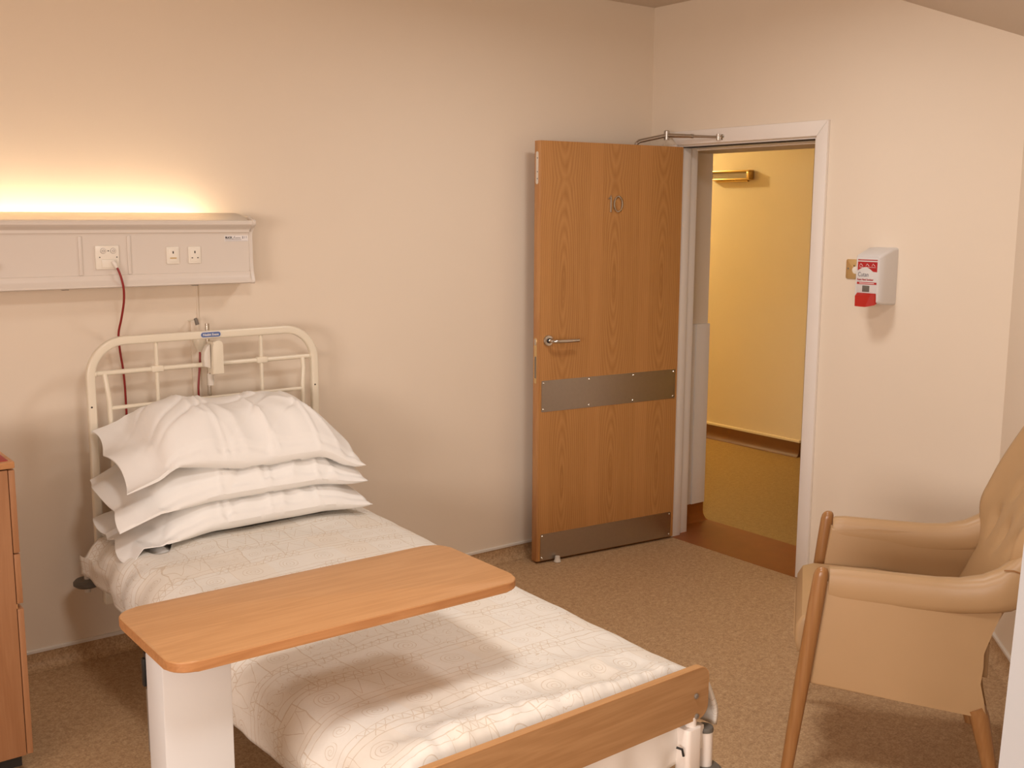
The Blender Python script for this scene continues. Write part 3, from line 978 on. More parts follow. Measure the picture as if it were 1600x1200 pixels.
# side rails, cross rails
b = MB()
for s_ in (-1, 1):
    b.box(s_ * 0.40 - 0.02, s_ * 0.40 + 0.02, -2.08, 0.0, 0.27, 0.32, 0.005)
b.box(-0.45, 0.45, -0.03, 0.01, 0.26, 0.31, 0.005)
b.box(-0.45, 0.45, -2.105, -2.06, 0.235, 0.29, 0.005)
b.build('bed_frame', m_cream, bed)
b = MB()
b.box(-0.44, 0.44, -2.06, -0.03, 0.325, 0.345, 0.004)
b.build('mattress_platform', m_cream, bed)
for x in (-0.40, 0.40):
    for y in (-0.52, -1.95):
        if y > -1:
            x *= 0.74
        else:
            x /= 0.74
        b = MB()
        b.tube([(x, y, 0.12), (x, y, 0.28)], 0.02, 12)
        lg = b.build('leg', m_cream, bed)
        MB().lathe([(0.02, -0.012), (0.055, -0.012), (0.06, 0), (0.055, 0.012), (0.02, 0.012)], (x, y, 0.06), 'X', 24).build('castor_wheel', m_grey, lg)
        MB().box(x - 0.022, x + 0.022, y - 0.02, y + 0.02, 0.06, 0.125, 0.004).build('castor_fork', m_cap, lg)
# footboard
FY = -2.128
ol = rrect(-0.48, 0.482, 0.353, 0.500, 0.035, 6)
b = MB()
b.prism(ol, FY - 0.011, FY + 0.011, 'Y')
fb = b.build('footboard', [m_board], bed)
# lighter lipping around the top edge
lipo = [(-0.480, 0.45)] + arc(-0.445, 0.465, 0.0355, 180, 90, 6) + arc(0.447, 0.465, 0.0355, 90, 0, 6) + [(0.4825, 0.45)]
lip_pts = lipo + [(x * 0.9985, z - 0.0012) for x, z in lipo[::-1]]
MB().prism(lip_pts, FY - 0.0114, FY + 0.0114, 'Y').build('footboard_lipping', m_ledge, fb)
for x, z in ((0.432, 0.423), (0.436, 0.364), (-0.432, 0.423), (-0.436, 0.364)):
    MB().lathe([(0.0075, 0), (0.0075, -0.003), (0.005, -0.005)], (x, FY - 0.011, z), 'Y', 16).build('bolt_head', m_greyclip, fb)
# foot corner: socket tube, corner block, post with grey cap and bumper
for s_ in (-1, 1):
    X = s_ * 0.430
    b = MB()
    b.tube([(X, FY + 0.004, 0.26), (X, FY + 0.004, 0.362)], 0.0165, 16)
    b.build('board_socket', m_white, bed)
    b = MB()
    b.prism(rrect(min(X - s_ * 0.035, X + s_ * 0.022), max(X - s_ * 0.035, X + s_ * 0.022), FY - 0.022, FY + 0.03, 0.012, 4), 0.205, 0.335, 'Z', 0.003)
    b.build('corner_block', m_white, bed)
    b = MB()
    b.box(min(X + s_ * 0.02, X + s_ * 0.05), max(X + s_ * 0.02, X + s_ * 0.05), FY - 0.002, FY + 0.02, 0.255, 0.325, 0.003)
    b.build('post_bracket', m_white, bed)
    b = MB()
    b.tube([(s_ * 0.495, FY + 0.008, 0.10), (s_ * 0.495, FY + 0.008, 0.300)], 0.0225, 20)
    fpo = b.build('foot_post', m_white, bed)
    MB().box(s_ * 0.495 - 0.022, s_ * 0.495 + 0.022, FY - 0.014, FY + 0.03, 0.045, 0.105, 0.004).build('castor_fork', m_cap, fpo)
    MB().lathe([(0.02, -0.012), (0.044, -0.012), (0.048, 0), (0.044, 0.012), (0.02, 0.012)], (s_ * 0.495, FY + 0.008, 0.0485), 'X', 24).build('castor_wheel', m_grey, fpo)
    MB().lathe([(0.0235, 0.299), (0.024, 0.304), (0.022, 0.311), (0.014, 0.315), (0.002, 0.316)], (s_ * 0.495, FY + 0.008, 0), 'Z', 20).build('post_cap', m_grey, bed)
    bumper(s_ * 0.478, FY + 0.008, 0.185, 0.062)
b = MB()
b.tube([(0.372, FY + 0.000, 0.290), (0.382, FY - 0.012, 0.286), (0.386, FY - 0.014, 0.266)], 0.0035, 8)
b.build('black_cable', m_black, bed)

def toworld(p):
    x, y, z = p
    return (BO.x + x * cos(BR) - y * sin(BR), BO.y + x * sin(BR) + y * cos(BR), z)

# surface height of the made bed, local coordinates
def ztop(y):
    return 0.570 - 0.085 * smooth(0.0, 2.1, -y) - 0.004

# mattress in a white sheet
mt = thing('mattress', 'mattress in white sheet under the patterned duvet', 'mattress', BO, BR)
b = MB()
rings = []
n = 24
for i in range(n + 1):
    y = -0.03 - (2.06 - 0.03) * i / n
    zt = ztop(y) - 0.045
    ring = []
    for x, z in rrect(-0.437, 0.437, 0.347, zt, 0.05, 5):
        ring.append((x, y, z))
    rings.append(ring)
b.loft(rings)
b.build('mattress_core', m_sheet, mt)
# sheet triangle seen beside the pillows
b = MB()
def shf(u, v):
    x = -0.455 + 0.24 * u
    y = -0.03 - 0.46 * v
    e = 1 - smooth(0.34, 0.462, abs(x))
    z = ztop(y) - 0.050 - 0.035 * (1 - smooth(0.30, 0.36, -x)) - 0.03 * smooth(0.40, 0.47, -y) + 0.047 * (0.35 + 0.65 * e) + 0.003 * noise.noise((x * 9, y * 9, 3))
    return (x, y, z)
b.grid(shf, 14, 24)
so = b.build('sheet_top', m_sheet, mt)
# hanging sheet edge below the footboard
b = MB()
def val(u, v):
    x = -0.40 + 0.815 * u
    z = 0.356 - v * 0.125 - 0.006 * v * sin(u * 9) - 0.03 * v * (1 - u)
    y = FY + 0.018 - 0.004 * v + 0.004 * sin(u * 34) * (0.3 + v) + 0.004 * noise.noise((x * 12, z * 20, 0))
    return (x, y, z)
b.grid(val, 80, 10)
vo = b.build('sheet_hem', m_sheet, mt)
md = vo.modifiers.new('t', 'SOLIDIFY'); md.thickness = 0.002

# ------------------------------------------------------------------ duvet
dv = None
b = MB()
HW = 0.50
def section(y):
    """polyline across the bed (x, z), left hem to right hem"""
    zt = ztop(y)
    f = -y / 2.1
    # how far the sides hang
    zl = 0.43 - 0.125 * smooth(0.0, 0.35, f)
    zr = 0.40 - 0.105 * smooth(0.5, 1.0, f)
    bul = 0.012 * sin(f * 11) + 0.008 * sin(f * 23 + 1)
    flare = 0.035 * (1 - smooth(0.0, 0.16, f))
    pts = [(-0.505 - 0.012 - bul * 0.6 - flare, zl), (-0.525 - bul - flare * 0.4, zl + 0.07), (-0.520 - bul, zt - 0.085), (-0.498, zt - 0.040), (-0.455, zt - 0.012), (-0.38, zt - 0.002), (-0.2, zt + 0.004), (0.0, zt + 0.006), (0.2, zt + 0.004), (0.38, zt - 0.002), (0.455, zt - 0.010), (0.500, zt - 0.032), (0.530, zt - 0.070), (0.540 + 0.012 * smooth(0.8, 1, f), (zt - 0.075 + zr) / 2), (0.530 + 0.02 * smooth(0.8, 1, f), zr)]
    return pts
NS, NL = 110, 170
def resample(pts, n):
    C = catmull([(x, z, 0) for x, z in pts], 12)
    L = [0]
    for i in range(1, len(C)):
        L.append(L[-1] + (C[i] - C[i - 1]).length)
    out = []
    j = 0
    for i in range(n + 1):
        s_ = L[-1] * i / n
        while j < len(L) - 2 and L[j + 1] < s_:
            j += 1
        t = (s_ - L[j]) / max(1e-9, L[j + 1] - L[j])
        out.append((C[j].lerp(C[j + 1], t), s_ - L[-1] / 2))
    return out
cache = {}
def dstart(x):
    # head edge of the duvet: folded back under the pillows, running up to the headboard at the sides
    if x < 0:
        return -0.10 - 0.24 * (1 - smooth(0.40, 0.47, -x)) - 0.11 * smooth(0.29, 0.37, -x) * (1 - smooth(0.42, 0.475, -x))
    return -0.10 - 0.24 * (1 - smooth(0.30, 0.45, x))
def dfn(i, j):
    u, v = i / NS, j / NL
    y0 = -0.12 - 1.99 * v
    key = j
    if key not in cache:
        cache[key] = resample(section(y0), NS)
    p, s_ = cache[key][i]
    x, z = p.x, p.y
    ys = dstart(x)
    y = ys + (-2.112 - ys) * v
    side = smooth(0.40, 0.50, abs(x))
    zz = z + (ztop(y) - ztop(y0)) * (1 - side)
    # soft quilting and creases
    nz = noise.fractal((x * 4.2, y * 4.2, 0.3), 1.0, 2.0, 3)
    zz += 0.006 * nz * (1 - 0.6 * side)
    nx = noise.fractal((y * 7, z * 9, 4.0), 1.0, 2.0, 2) * 0.010 * side
    x += nx * (1 if x > 0 else -1)
    # vertical drag creases in the left drape near the head
    if x < -0.40:
        x -= 0.010 * side * sin(y * 42 + z * 11) * (1 - smooth(0.3, 1.1, -y)) * 0.7
    # rolls where it is tucked in at the foot
    d = y + 2.112
    if d < 0.36:
        k = 1 - smooth(0.0, 0.36, d)
        zz += 0.016 * k * sin(d * 30 + 1.2 * sin(x * 7)) * (1 - side)
        zz += (0.010 * noise.noise((x * 16, d * 9, 2)) + 0.007 * noise.noise((x * 38, d * 22, 5))) * k * (1 - side)
        zz += 0.010 * smooth(0.03, 0.10, d) * (1 - smooth(0.10, 0.3, d)) * (1 - side)
        zz -= 0.055 * (1 - smooth(0.0, 0.05, d)) * (1 - side)
    zz += 0.010 * (1 - side) * sin(3.0 * x + 5.2 * y) * 0.5
    return Vector((x, y, zz)), (s_, y)
G = [[dfn(i, j) for j in range(NL + 1)] for i in range(NS + 1)]
b.grid(lambda u, v: G[round(u * NS)][round(v * NL)][0], NS, NL, lambda u, v: G[round(u * NS)][round(v * NL)][1])
dv = b.build('duvet', m_duvet, None, True, 80)
dv.location = BO
dv.rotation_euler = (0, 0, BR)
md = dv.modifiers.new('t', 'SOLIDIFY'); md.thickness = 0.012; md.offset = -1
tag(dv, 'cream duvet printed with beige spirals and triangles on the bed', 'duvet')

# ------------------------------------------------------------------ pillows (height fields in bed coordinates)
PT = {}
def pillow(k, x0, x1, y0, y1, mid, T, label, seed):
    """x0..x1 body, flange left of x0 ; y0 = front, y1 = back"""
    NU, NV = 120, 64
    FL = 0.13
    bodyw, dep = x1 - x0, y1 - y0
    def shape(u, v):
        # u -1..1 along the body, v -1..1 front to back; pinched corners
        cx, cy = (x0 + x1) / 2, (y0 + y1) / 2
        pinx = 1 - 0.055 * (1 - v * v) if u > 0 else 1
        piny = 1 - 0.10 * (1 - min(1, abs(u)) ** 2.2)
        return cx + u * bodyw / 2 * pinx, cy + v * dep / 2 * piny
    def thick(u, v):
        a = max(0.0, 1 - abs(u) ** 3.6) ** 0.55
        c = max(0.0, 1 - abs(v) ** 2.5) ** 0.58
        return T * a * c
    top, bot, pos = {}, {}, {}
    under = PT.get(k - 1)
    for i in range(NU + 1):
        for j in range(NV + 1):
            v = -1 + 2 * j / NV
            fl = 0
            uu = -1 - 2 * FL / bodyw + (2 + 2 * FL / bodyw) * i / NU
            if uu < -1:
                fl = (-1 - uu) * bodyw / 2 / FL       # 0..1 through the flange
                x, y = shape(-1, v)
                x -= fl * FL * (1 - 0.10 * sin(v * 5 + seed))
                y += fl * 0.02 * (-v)
                t = 0.010 + 0.004 * sin(v * 9 + seed)
                t *= (1 - 0.7 * fl)
                u = -1
                t0 = 0.0
            else:
                u = uu
                x, y = shape(u, v)
                t = thick(u, v)
                if u < -0.6:
                    # the open end is not sewn: keeps some loft
                    t = max(t, 0.012 + 0.05 * smooth(-1, -0.6, u) * (1 - v * v))
            m = mid(u if not fl else -1 - fl * 2 * FL / bodyw, v)
            wr = noise.fractal((x * 6 + seed * 3.1, y * 6, seed), 1.0, 2.0, 3)
            lo = t / 2
            a = 0.0045 * wr
            if fl:
                m -= fl * (0.035 + 0.02 * (1 - v) / 2)
                m += 0.012 * fl * sin(v * 6 + seed * 2)
            rd = (1 - abs(noise.noise((x * 7 + seed * 5, y * 5 + x * 3, seed)))) ** 8 * 0.012 - (1 - abs(noise.noise((x * 5 - y * 6 + seed * 9, y * 3, seed + 7)))) ** 10 * 0.010
            up_ = m + lo * 1.05 + a + rd * min(1, t / 0.05)
            if not fl and abs(v + 0.90) < 0.035:
                up_ -= 0.005 * (1 - abs(v + 0.90) / 0.035)
            dn = m - lo * 0.95 + a * 0.3
            # ironed-in creases along the pillow depth
            for uc in (-0.45, 0.02, 0.5):
                dd = abs(u - uc - 0.03 * sin(v * 3 + seed))
                if dd < 0.032 and not fl:
                    up_ += 0.0085 * (1 - dd / 0.032) * (1 - smooth(0.2, 0.9, v))
            # drag wrinkles towards the front seam
            if v < -0.2 and not fl:
                g = smooth(-0.2, -0.85, v)
                up_ += 0.0095 * (1 - smooth(0.2, 0.85, -v) * 0.5) * sin(u * 19 + 2.0 * v + seed * 1.7) * smooth(0.2, 0.6, -v) * (1 - abs(u)) * (1 - smooth(0.86, 1.0, -v))
                # hem roll along the front seam
                if -v > 0.86:
                    up_ = dn + (up_ - dn) * 0.9
            pos[i, j] = (x, y)
            top[i, j], bot[i, j] = up_, dn
    # rest on what is below
    def below(x, y):
        if under is None:
            return ztop(y) + 0.017 - 1.3 * max(0.0, abs(x) - 0.44)
        return under(x, y)
    for key in top:
        x, y = pos[key]
        g = below(x, y)
        if bot[key] < g + 0.002:
            d = g + 0.002 - bot[key]
            bot[key] += d
            if top[key] < bot[key] + 0.003:
                top[key] = bot[key] + 0.003
    # sampler for the next pillow: coarse grid of the highest point
    cell = 0.012
    hm = {}
    for key in top:
        x, y = pos[key]
        c = (round(x / cell), round(y / cell))
        for a in (-1, 0, 1):
            for e in (-1, 0, 1):
                cc = (c[0] + a, c[1] + e)
                if top[key] > hm.get(cc, -1):
                    hm[cc] = top[key]
    PT[k] = lambda x, y: hm.get((round(x / cell), round(y / cell)), -1)
    b = MB()
    Vt = [[b.bm.verts.new((*pos[i, j], top[i, j])) for j in range(NV + 1)] for i in range(NU + 1)]
    Vb = [[b.bm.verts.new((*pos[i, j], bot[i, j])) for j in range(NV + 1)] for i in range(NU + 1)]
    for i in range(NU):
        for j in range(NV):
            b.face([Vt[i][j], Vt[i + 1][j], Vt[i + 1][j + 1], Vt[i][j + 1]])
            b.face([Vb[i][j], Vb[i][j + 1], Vb[i + 1][j + 1], Vb[i + 1][j]])
    for i in range(NU):
        for j in (0, NV):
            b.face([Vt[i][j], Vt[i + 1][j], Vb[i + 1][j], Vb[i][j]])
    for j in range(NV):
        for i in (0, NU):
            b.face([Vt[i][j], Vt[i][j + 1], Vb[i][j + 1], Vb[i][j]])
    o = b.build('pillow', m_sheet, None, True, 60, weld=0.0004)
    o.location = BO
    o.rotation_euler = (0, 0, BR)
    tag(o, label, 'pillow', 'pillows stacked at the head of the bed')
    return o

pillow(0, -0.36, 0.455, -0.445, -0.045, lambda u, v: 0.640 + 0.005 * v - 0.030 * smooth(0.5, 1, abs(u)) * (1 if v < 0.3 else 0.4) - 0.02 * smooth(0.4, 1, -v), 0.15,
       'white pillow at the bottom of the stack of three, lying on the duvet', 1.3)
pillow(1, -0.37, 0.445, -0.435, -0.025, lambda u, v: 0.775 + 0.035 * v - 0.035 * smooth(0.45, 1, abs(u)) * (0.6 if u < 0 else 1) - 0.025 * smooth(0.4, 1, -v), 0.15,
       'white pillow sandwiched between the other two pillows', 2.9)
pillow(2, -0.34, 0.440, -0.425, -0.02, lambda u, v: 0.905 + 0.045 * v - 0.080 * smooth(0.50, 1, u) + 0.026 * smooth(0.15, 0.8, -u) - 0.03 * smooth(0.85, 1.1, -u) - 0.04 * smooth(0.3, 1, -v), 0.18,
       'white pillow on top of the stack, with ironed creases', 4.4)

# ------------------------------------------------------------------ overbed table
ot = thing('overbed_table', 'overbed table with beech top reaching across the bed', 'table', (-3.27, -1.90, 0))
tx, ty = 3.27, 1.90
b = MB()
out = [(x + tx, y + ty) for x, y in rrect(-3.353, -2.433, -2.055, -1.662, 0.055, 8)]
b.prism(out, 0.750, 0.7745, 'Z', 0.004, 3)
tt = b.build('table_top', m_beech, ot)
ins = [(x + tx, y + ty) for x, y in rrect(-3.3535, -2.4325, -2.0555, -1.6615, 0.0555, 8)]
rim_o = ins
b = MB()
A = rim_o
n_ = len(A)
cx0, cy0 = sum(p[0] for p in A) / n_, sum(p[1] for p in A) / n_
z0, z1 = 0.7535, 0.7712
b.loft([[(x, y, z0) for x, y in A], [(x, y, z1) for x, y in A], [(x * 0.0 + cx0 + (x - cx0) * 0.999, cy0 + (y - cy0) * 0.9975, z1) for x, y in A], [(cx0 + (x - cx0) * 0.999, cy0 + (y - cy0) * 0.9975, z0) for x, y in A], [(x, y, z0) for x, y in A]], cap=False)
b.build('edge_band', m_beech_edge, tt)
b = MB()
b.box(-0.082, 0.073, -0.085, 0.020, 0.09, 0.749, 0.004)
b.build('column', m_tubecol, ot)
b = MB()
b.box(-0.08, 0.25, -0.075, 0.010, 0.735, 0.7495, 0.003)
b.build('top_bracket', m_black, ot)
b = MB()
b.box(-0.075, -0.02, 0.021, 0.060, 0.722, 0.735, 0.003)
b.box(-0.08, -0.062, 0.045, 0.060, 0.655, 0.722, 0.004)
b.build('height_lever', m_black, ot)
MB().box(-0.075, -0.055, 0.022, 0.05, 0.50, 0.652, 0.003).build('lever_rod', m_greyclip, ot)
b = MB()
b.box(-0.08, 0.07, -0.33, 0.33, 0.06, 0.10, 0.008)
b.build('base_bar', m_tubecol, ot)
for y in (-0.30, 0.30):
    b = MB()
    b.box(0.0, 0.62, y - 0.02, y + 0.02, 0.062, 0.088, 0.006)
    b.build('base_leg', m_tubecol, ot)
    for x in (-0.04, 0.59):
        MB().lathe([(0.01, -0.009), (0.026, -0.009), (0.029, 0), (0.026, 0.009), (0.01, 0.009)], (x, y, 0.0295), 'X', 18).build('castor', m_grey, ot)

# ------------------------------------------------------------------ bedside cabinet
bc = thing('bedside_cabinet', 'beech bedside cabinet with red inset top at left edge', 'cabinet', (-3.389, -0.843, 0))
CWd, CDp = 0.46, 0.44
b = MB()
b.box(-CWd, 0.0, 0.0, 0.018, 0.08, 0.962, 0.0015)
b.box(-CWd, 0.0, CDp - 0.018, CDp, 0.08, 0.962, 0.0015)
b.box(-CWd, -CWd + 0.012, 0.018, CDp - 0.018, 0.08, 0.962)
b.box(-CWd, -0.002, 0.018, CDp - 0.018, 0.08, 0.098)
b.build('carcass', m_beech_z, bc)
b = MB()
b.box(-CWd - 0.005, 0.020, -0.004, CDp + 0.004, 0.966, 0.987, 0.003)
tp = b.build('cabinet_top', m_beech_edge, bc)
MB().box(-CWd + 0.02, 0.006, 0.012, CDp - 0.012, 0.9862, 0.989, 0.001).build('red_inset', m_redlino, tp)
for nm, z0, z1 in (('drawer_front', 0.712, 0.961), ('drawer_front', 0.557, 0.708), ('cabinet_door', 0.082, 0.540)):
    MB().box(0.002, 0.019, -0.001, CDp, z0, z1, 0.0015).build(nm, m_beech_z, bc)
MB().box(-0.03, 0.003, 0.002, CDp - 0.002, 0.5415, 0.5555).build('handle_recess', m_ledge, bc)
b = MB()
b.box(-CWd + 0.02, -0.012, 0.012, CDp - 0.012, 0.045, 0.08)
b.build('plinth', m_black, bc)
for x in (-0.05, -CWd + 0.06):
    for y in (0.05, CDp - 0.05):
        b = MB()
        b.lathe([(0.008, -0.011), (0.021, -0.011), (0.0225, 0), (0.021, 0.011), (0.008, 0.011)], (x, y, 0.0228), 'X', 18)
        b.box(x - 0.013, x + 0.013, y - 0.012, y + 0.012, 0.028, 0.046, 0.002)
        b.build('castor', m_black, bc)

# ------------------------------------------------------------------ armchair  (local: +x forwards, +y its near side)
AF = Vector((-0.647, 0.762, 0)).normalized()
ch = thing('armchair', 'tan vinyl high-seat armchair with beech legs beside the doorway', 'armchair', (-1.2725, -2.1335, 0), atan2(AF.y, AF.x))
ch.rotation_euler[2] -= radians(2.75)
ch.location = Matrix.Rotation(atan2(AF.y, AF.x), 3, 'Z') @ Vector((0.04, 0.315, 0)) - Matrix.Rotation(atan2(AF.y, AF.x) - radians(2.75), 3, 'Z') @ Vector((0.04, 0.315, 0)) + Vector((-1.2725, -2.1335, 0))
for s_ in (1, -1):
    # front post running into the leg
    far = 0.0 if s_ > 0 else -0.028
    fx_, fz_ = (0.116 if s_ > 0 else 0.104), 0.0
    st = [(0.0335, 0.6985, 0.003), (0.034, 0.697, 0.008), (0.035, 0.693, 0.0125), (0.0365, 0.686, 0.0155), (0.0385, 0.672, 0.0175)]
    st += [(0.0385 + (fx_ - 0.0385) * k / 8, 0.672 - 0.672 * k / 8, 0.0185 - 0.004 * max(0, (k - 4) / 4)) for k in range(1, 9)]
    b = MB()
    b.loft([[(x + far + 1.2 * r * cos(2 * pi * a / 16), (0.316 + r * sin(2 * pi * a / 16)) * s_, z) for a in range(16)] for x, z, r in st])
    b.build('front_leg', m_leg, ch)
    # rear leg
    b = MB()
    b.tube([(-0.405, 0.285 * s_, 0.31), (-0.418, 0.287 * s_, 0.285), (-0.455, 0.292 * s_, 0.13), (-0.487, 0.296 * s_, 0.0)], [0.030, 0.029, 0.021, 0.0155], 14, True, ((1, 0, 0), 0.95))
    b.build('rear_leg', m_leg, ch)
    # upholstered side panel
    ol = [(0.060, 0.335), (0.050, 0.45), (0.036, 0.57), (0.026, 0.655), (-0.10, 0.662), (-0.30, 0.662), (-0.44, 0.67), (-0.462, 0.640), (-0.452, 0.600), (-0.432, 0.54), (-0.415, 0.48), (-0.408, 0.44), (-0.412, 0.39), (-0.424, 0.34), (-0.437, 0.290), (-0.40, 0.291), (-0.2, 0.311)]
    b = MB()
    b.prism([(x + far, z) for x, z in ol], 0.258 * s_, 0.308 * s_, 'Y', 0.008, 3)
    b.build('side_panel', m_hide, ch)
    # padded arm roll, flaring up into the wing at the back
    st_ = [(0.020, 0.640, 0.022, 0.044), (0.014, 0.640, 0.026, 0.050), (-0.02, 0.640, 0.027, 0.053), (-0.16, 0.637, 0.028, 0.053), (-0.28, 0.636, 0.031, 0.052), (-0.34, 0.640, 0.036, 0.051), (-0.40, 0.652, 0.043, 0.054), (-0.44, 0.666, 0.046, 0.062), (-0.475, 0.685, 0.044, 0.074), (-0.51, 0.712, 0.036, 0.085)]
    rings = []
    for x, z, ry, rz in st_:
        rg = []
        for a in range(16):
            t = 2 * pi * a / 16
            cy, sz = cos(t), sin(t)
            cy = (abs(cy) ** 0.75) * (1 if cy > 0 else -1)
            sz = (abs(sz) ** 0.75) * (1 if sz > 0 else -1)
            rg.append((x + far, (0.284 + (ry - 0.026) * 0.55 + ry * cy) * s_, z + rz * sz))
        rings.append(rg)
    b = MB()
    b.loft(rings)
    b.build('arm_pad', m_hide, ch)
# seat cushion with piping
b = MB()
def cush(u, v):
    return None
ol = [(0.094, 0.405), (0.104, 0.44), (0.101, 0.49), (0.085, 0.520), (0.05, 0.532), (-0.15, 0.528), (-0.40, 0.505), (-0.44, 0.49), (-0.44, 0.385), (-0.2, 0.395), (0.07, 0.402)]
b.prism(ol, -0.252, 0.252, 'Y', 0.012, 3)
sc_ = b.build('seat_cushion', m_hide, ch)
b = MB()
b.tube([(0.100, -0.246, 0.4405), (0.1045, -0.2, 0.4405), (0.1045, 0.2, 0.4405), (0.100, 0.246, 0.4405)], 0.003, 6)
b.build('seam', m_hide, sc_)
MB().box(-0.40, 0.045, -0.262, 0.262, 0.315, 0.392, 0.006).build('seat_rail', m_hide, ch)
# back: a slab with wrapped wings and buttoned dimples
NB, MBk = 44, 40
def backf(u, v, front):
    w_ = -1 + 2 * u                      # across
    z = 0.44 + 0.74 * v
    width = 0.258 + 0.058 * smooth(0.22, 0.46, v) - 0.05 * smooth(0.75, 1.0, v) ** 2
    x = -0.385 - 0.40 * (z - 0.44) if front else 0.0
    y = w_ * width
    if front:
        x += 0.075 * abs(w_) ** 3 * smooth(0.26, 0.5, v) * (1 - 0.5 * smooth(0.6, 1, v))
        x += 0.018 * (1 - w_ * w_) * sin(v * pi)
        for bx, bv in ((-0.5, 0.42), (0.0, 0.42), (0.5, 0.42), (-0.25, 0.60), (0.25, 0.60), (-0.5, 0.78), (0.0, 0.78), (0.5, 0.78)):
            d2 = ((w_ - bx) / 0.09) ** 2 + ((v - bv) / 0.055) ** 2
            x -= 0.020 * math.exp(-d2)
        ed = max(0, abs(w_) - 0.88) / 0.12
        x -= 0.05 * ed ** 2 * smooth(0.2, 0.45, v)
        x -= 0.035 * max(0, (v - 0.93) / 0.07) ** 2
    else:
        pts = ((0.44, -0.414), (0.50, -0.428), (0.58, -0.462), (0.66, -0.505), (0.75, -0.565), (0.90, -0.655), (1.05, -0.735), (1.20, -0.80))
        for (za, xa), (zb, xb) in zip(pts, pts[1:]):
            if za <= z <= zb:
                x = xa + (xb - xa) * (z - za) / (zb - za)
        x += 0.03 * abs(w_) ** 4 * smooth(0.7, 0.9, z)
        x += 0.02 * max(0, (v - 0.93) / 0.07) ** 2
    return Vector((x, y, z))
b = MB()
Vf = [[b.bm.verts.new(backf(i / NB, j / MBk, True)) for j in range(MBk + 1)] for i in range(NB + 1)]
Vk = [[b.bm.verts.new(backf(i / NB, j / MBk, False)) for j in range(MBk + 1)] for i in range(NB + 1)]
for i in range(NB):
    for j in range(MBk):
        b.face([Vf[i][j], Vf[i + 1][j], Vf[i + 1][j + 1], Vf[i][j + 1]])
        b.face([Vk[i][j], Vk[i][j + 1], Vk[i + 1][j + 1], Vk[i + 1][j]])
    b.face([Vf[i][0], Vk[i][0], Vk[i + 1][0], Vf[i + 1][0]])
    b.face([Vf[i][MBk], Vf[i + 1][MBk], Vk[i + 1][MBk], Vk[i][MBk]])
for j in range(MBk):
    b.face([Vf[0][j], Vf[0][j + 1], Vk[0][j + 1], Vk[0][j]])
    b.face([Vf[NB][j], Vk[NB][j], Vk[NB][j + 1], Vf[NB][j + 1]])
b.build('backrest', m_hide, ch, True, 60)
# lower rear panel between the side panels
ol = [(-0.425, 0.295), (-0.41, 0.36), (-0.400, 0.44), (-0.415, 0.52), (-0.45, 0.60), (-0.46, 0.60), (-0.432, 0.52), (-0.416, 0.44), (-0.428, 0.36), (-0.442, 0.295)]
MB().prism(ol, -0.262, 0.262, 'Y').build('rear_panel', m_hide, ch)
# seam cord on the near wing
b = MB()
b.tube([(-0.447, 0.327, 0.735), (-0.47, 0.333, 0.738), (-0.50, 0.331, 0.728), (-0.52, 0.322, 0.715)], 0.0022, 6)
b.build('seam', m_leg, ch)

# ------------------------------------------------------------------ hand sanitiser dispenser on the door wall
ds = thing('sanitiser_dispenser', 'white wall dispenser with red push lever right of the doorway', 'dispenser', (0, -1.43, 1.33))
# local: -x out of the wall, y along, z up
def dring(x, w_, z0, z1, r=0.012, yo=0.0):
    return [(x, y + yo, z) for y, z in rrect(-w_ / 2, w_ / 2, z0, z1, r, 4)]
b = MB()
b.loft([dring(0.0, 0.128, 0.0, 0.243, 0.012), dring(-0.035, 0.130, 0.002, 0.240, 0.012), dring(-0.085, 0.127, 0.006, 0.222, 0.012), dring(-0.112, 0.121, 0.010, 0.213, 0.012), dring(-0.119, 0.110, 0.016, 0.207, 0.010)])
b.build('dispenser_body', m_disp, ds)
b = MB()
b.box(-0.1205, -0.112, -0.050, 0.050, 0.05, 0.200, 0.003)
fp = b.build('front_panel', m_disp, ds)
R_X = (radians(90), 0, radians(-90))
fx = -0.1209
b = MB()
b.box(fx, fx + 0.0006, -0.0475, 0.0475, 0.189, 0.1935)
b.build('red_strip', m_redprint, fp)
b = MB()
top_ = [(0.0475, 0.184), (0.0475, 0.146)]
wav = [(0.0475 - 0.095 * i / 14, 0.146 + 0.017 * sin(pi * min(1, (i / 14) * 1.25)) - 0.004 * (i / 14)) for i in range(1, 15)]
b.prism(top_ + wav + [(-0.0475, 0.184)], fx, fx + 0.0006, 'X')
b.build('red_header', m_redprint, fp)
b = MB()
b.box(fx, fx + 0.0006, -0.0475, 0.0475, 0.089, 0.0985)
b.build('red_strip', m_redprint, fp)
text('dispenser_print', 'Cutan', 0.026, m_inkgrey, fp, (fx - 0.0003, 0.045, 0.122), R_X, 0.0003, sx=0.82)
text('dispenser_print', 'Foam Hand Sanitiser', 0.0115, m_redprint, fp, (fx - 0.0003, 0.0475, 0.1055), R_X, 0.0003, sx=0.83, bold=0.0002)
b = MB()
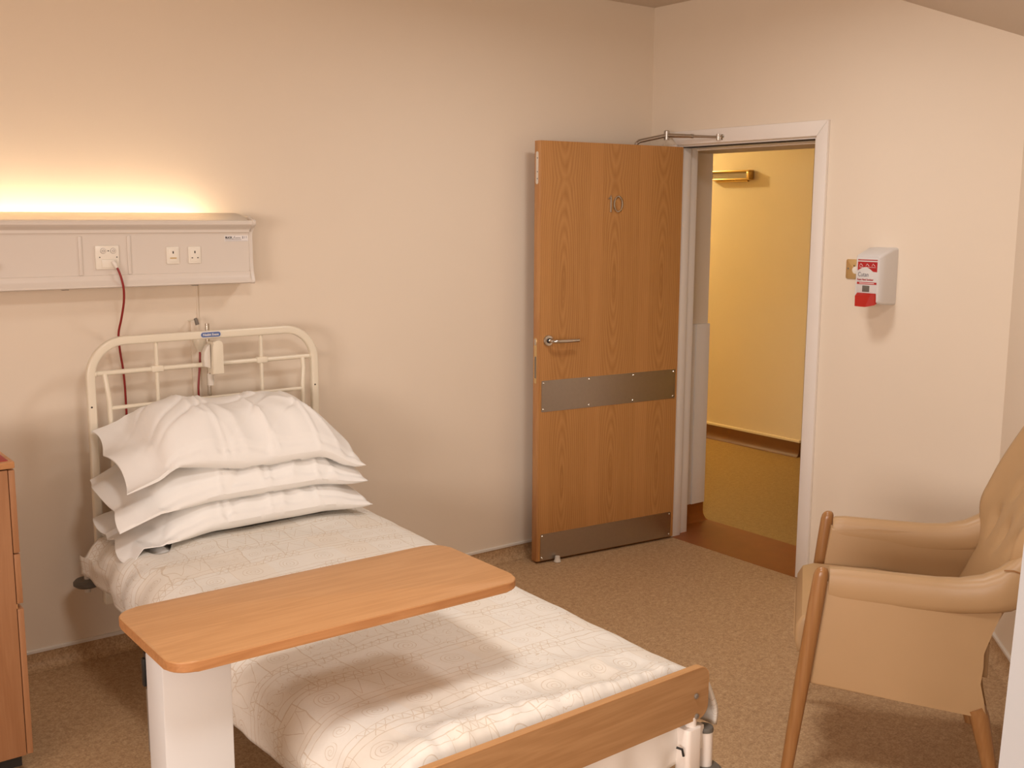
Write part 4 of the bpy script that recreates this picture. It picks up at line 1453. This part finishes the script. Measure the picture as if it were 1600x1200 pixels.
# icons: drop over hands, tap, hand
for cy_ in (0.031, 0.0, -0.029):
    b = MB()
    b.tube([(fx - 0.0002, cy_ + 0.008, 0.166), (fx - 0.0002, cy_ + 0.002, 0.176), (fx - 0.0002, cy_ - 0.004, 0.170), (fx - 0.0002, cy_ - 0.008, 0.166)], 0.0009, 5)
    b.build('hand_icon', m_blind, fp)
for y0, y1, z0, z1 in ((0.022, 0.040, 0.1605, 0.162), (-0.040, 0.008, 0.1605, 0.1617), (-0.036, 0.036, 0.0925, 0.095)):
    MB().box(fx - 0.0004, fx, y0, y1, z0, z1).build('white_print', m_blind, fp)
MB().box(-0.1222, -0.119, -0.014, 0.020, 0.058, 0.084, 0.001).build('level_window', m_window, ds)
# push lever
b = MB()
b.loft([[(-0.112, y, z) for y, z in ((-0.050, 0.012), (0.044, 0.012), (0.044, 0.052), (-0.050, 0.052))],
        [(-0.126, y, z) for y, z in ((-0.046, 0.004), (0.044, 0.004), (0.040, 0.053), (-0.043, 0.053))],
        [(-0.140, y, z) for y, z in ((-0.010, -0.005), (0.040, -0.004), (0.041, 0.040), (-0.034, 0.046))]])
b.build('push_lever', m_redlever, ds, True, 20)
# brass socket plate partly behind it
bp = thing('brass_wall_plate', 'square brass plate on wall half hidden behind the dispenser', 'wall plate', (0, -1.289, 1.474))
b = MB()
b.prism(rrect(-0.048, 0.048, -0.043, 0.043, 0.008, 4), -0.006, 0.0, 'X', 0.002)
b.build('plate', m_brassplate, bp)
MB().lathe([(0.004, 0), (0.004, -0.001)], (-0.006, 0.036, 0.002), 'X', 12).build('screw', m_greyclip, bp)
MB().lathe([(0.016, 0), (0.016, -0.002), (0.014, -0.003)], (-0.006, -0.002, -0.004), 'X', 20).build('insert', m_socket, bp)
MB().box(-0.0068, -0.006, 0.003, 0.009, 0.012, 0.017).build('slot', m_dark, bp)

# ------------------------------------------------------------------ brass fitting on the corridor wall
cf = thing('wall_fitting', 'brass framed rectangular fitting high on the corridor wall', 'wall fitting', (XC, 1.322, 1.962))
b = MB()
for a in ((-0.197, 0.197, 0.058, 0.071), (-0.197, 0.197, 0.0, 0.012), (-0.197, -0.175, 0.012, 0.058), (0.180, 0.197, 0.012, 0.058)):
    b.box(-0.062, -0.006, a[0], a[1], a[2], a[3], 0.003)
b.build('brass_frame', m_brass, cf)
MB().box(-0.048, 0.0, -0.178, 0.183, 0.010, 0.060).build('fitting_panel', m_fit, cf)
b = MB()
b.prism(arc(0.0, 0.0, 0.19, 200, 340, 12), -0.030, -0.0, 'X') if False else None
b.box(-0.02, 0.0, -0.15, 0.15, -0.012, 0.0, 0.002)
b.build('mounting_bar', m_brass, cf)
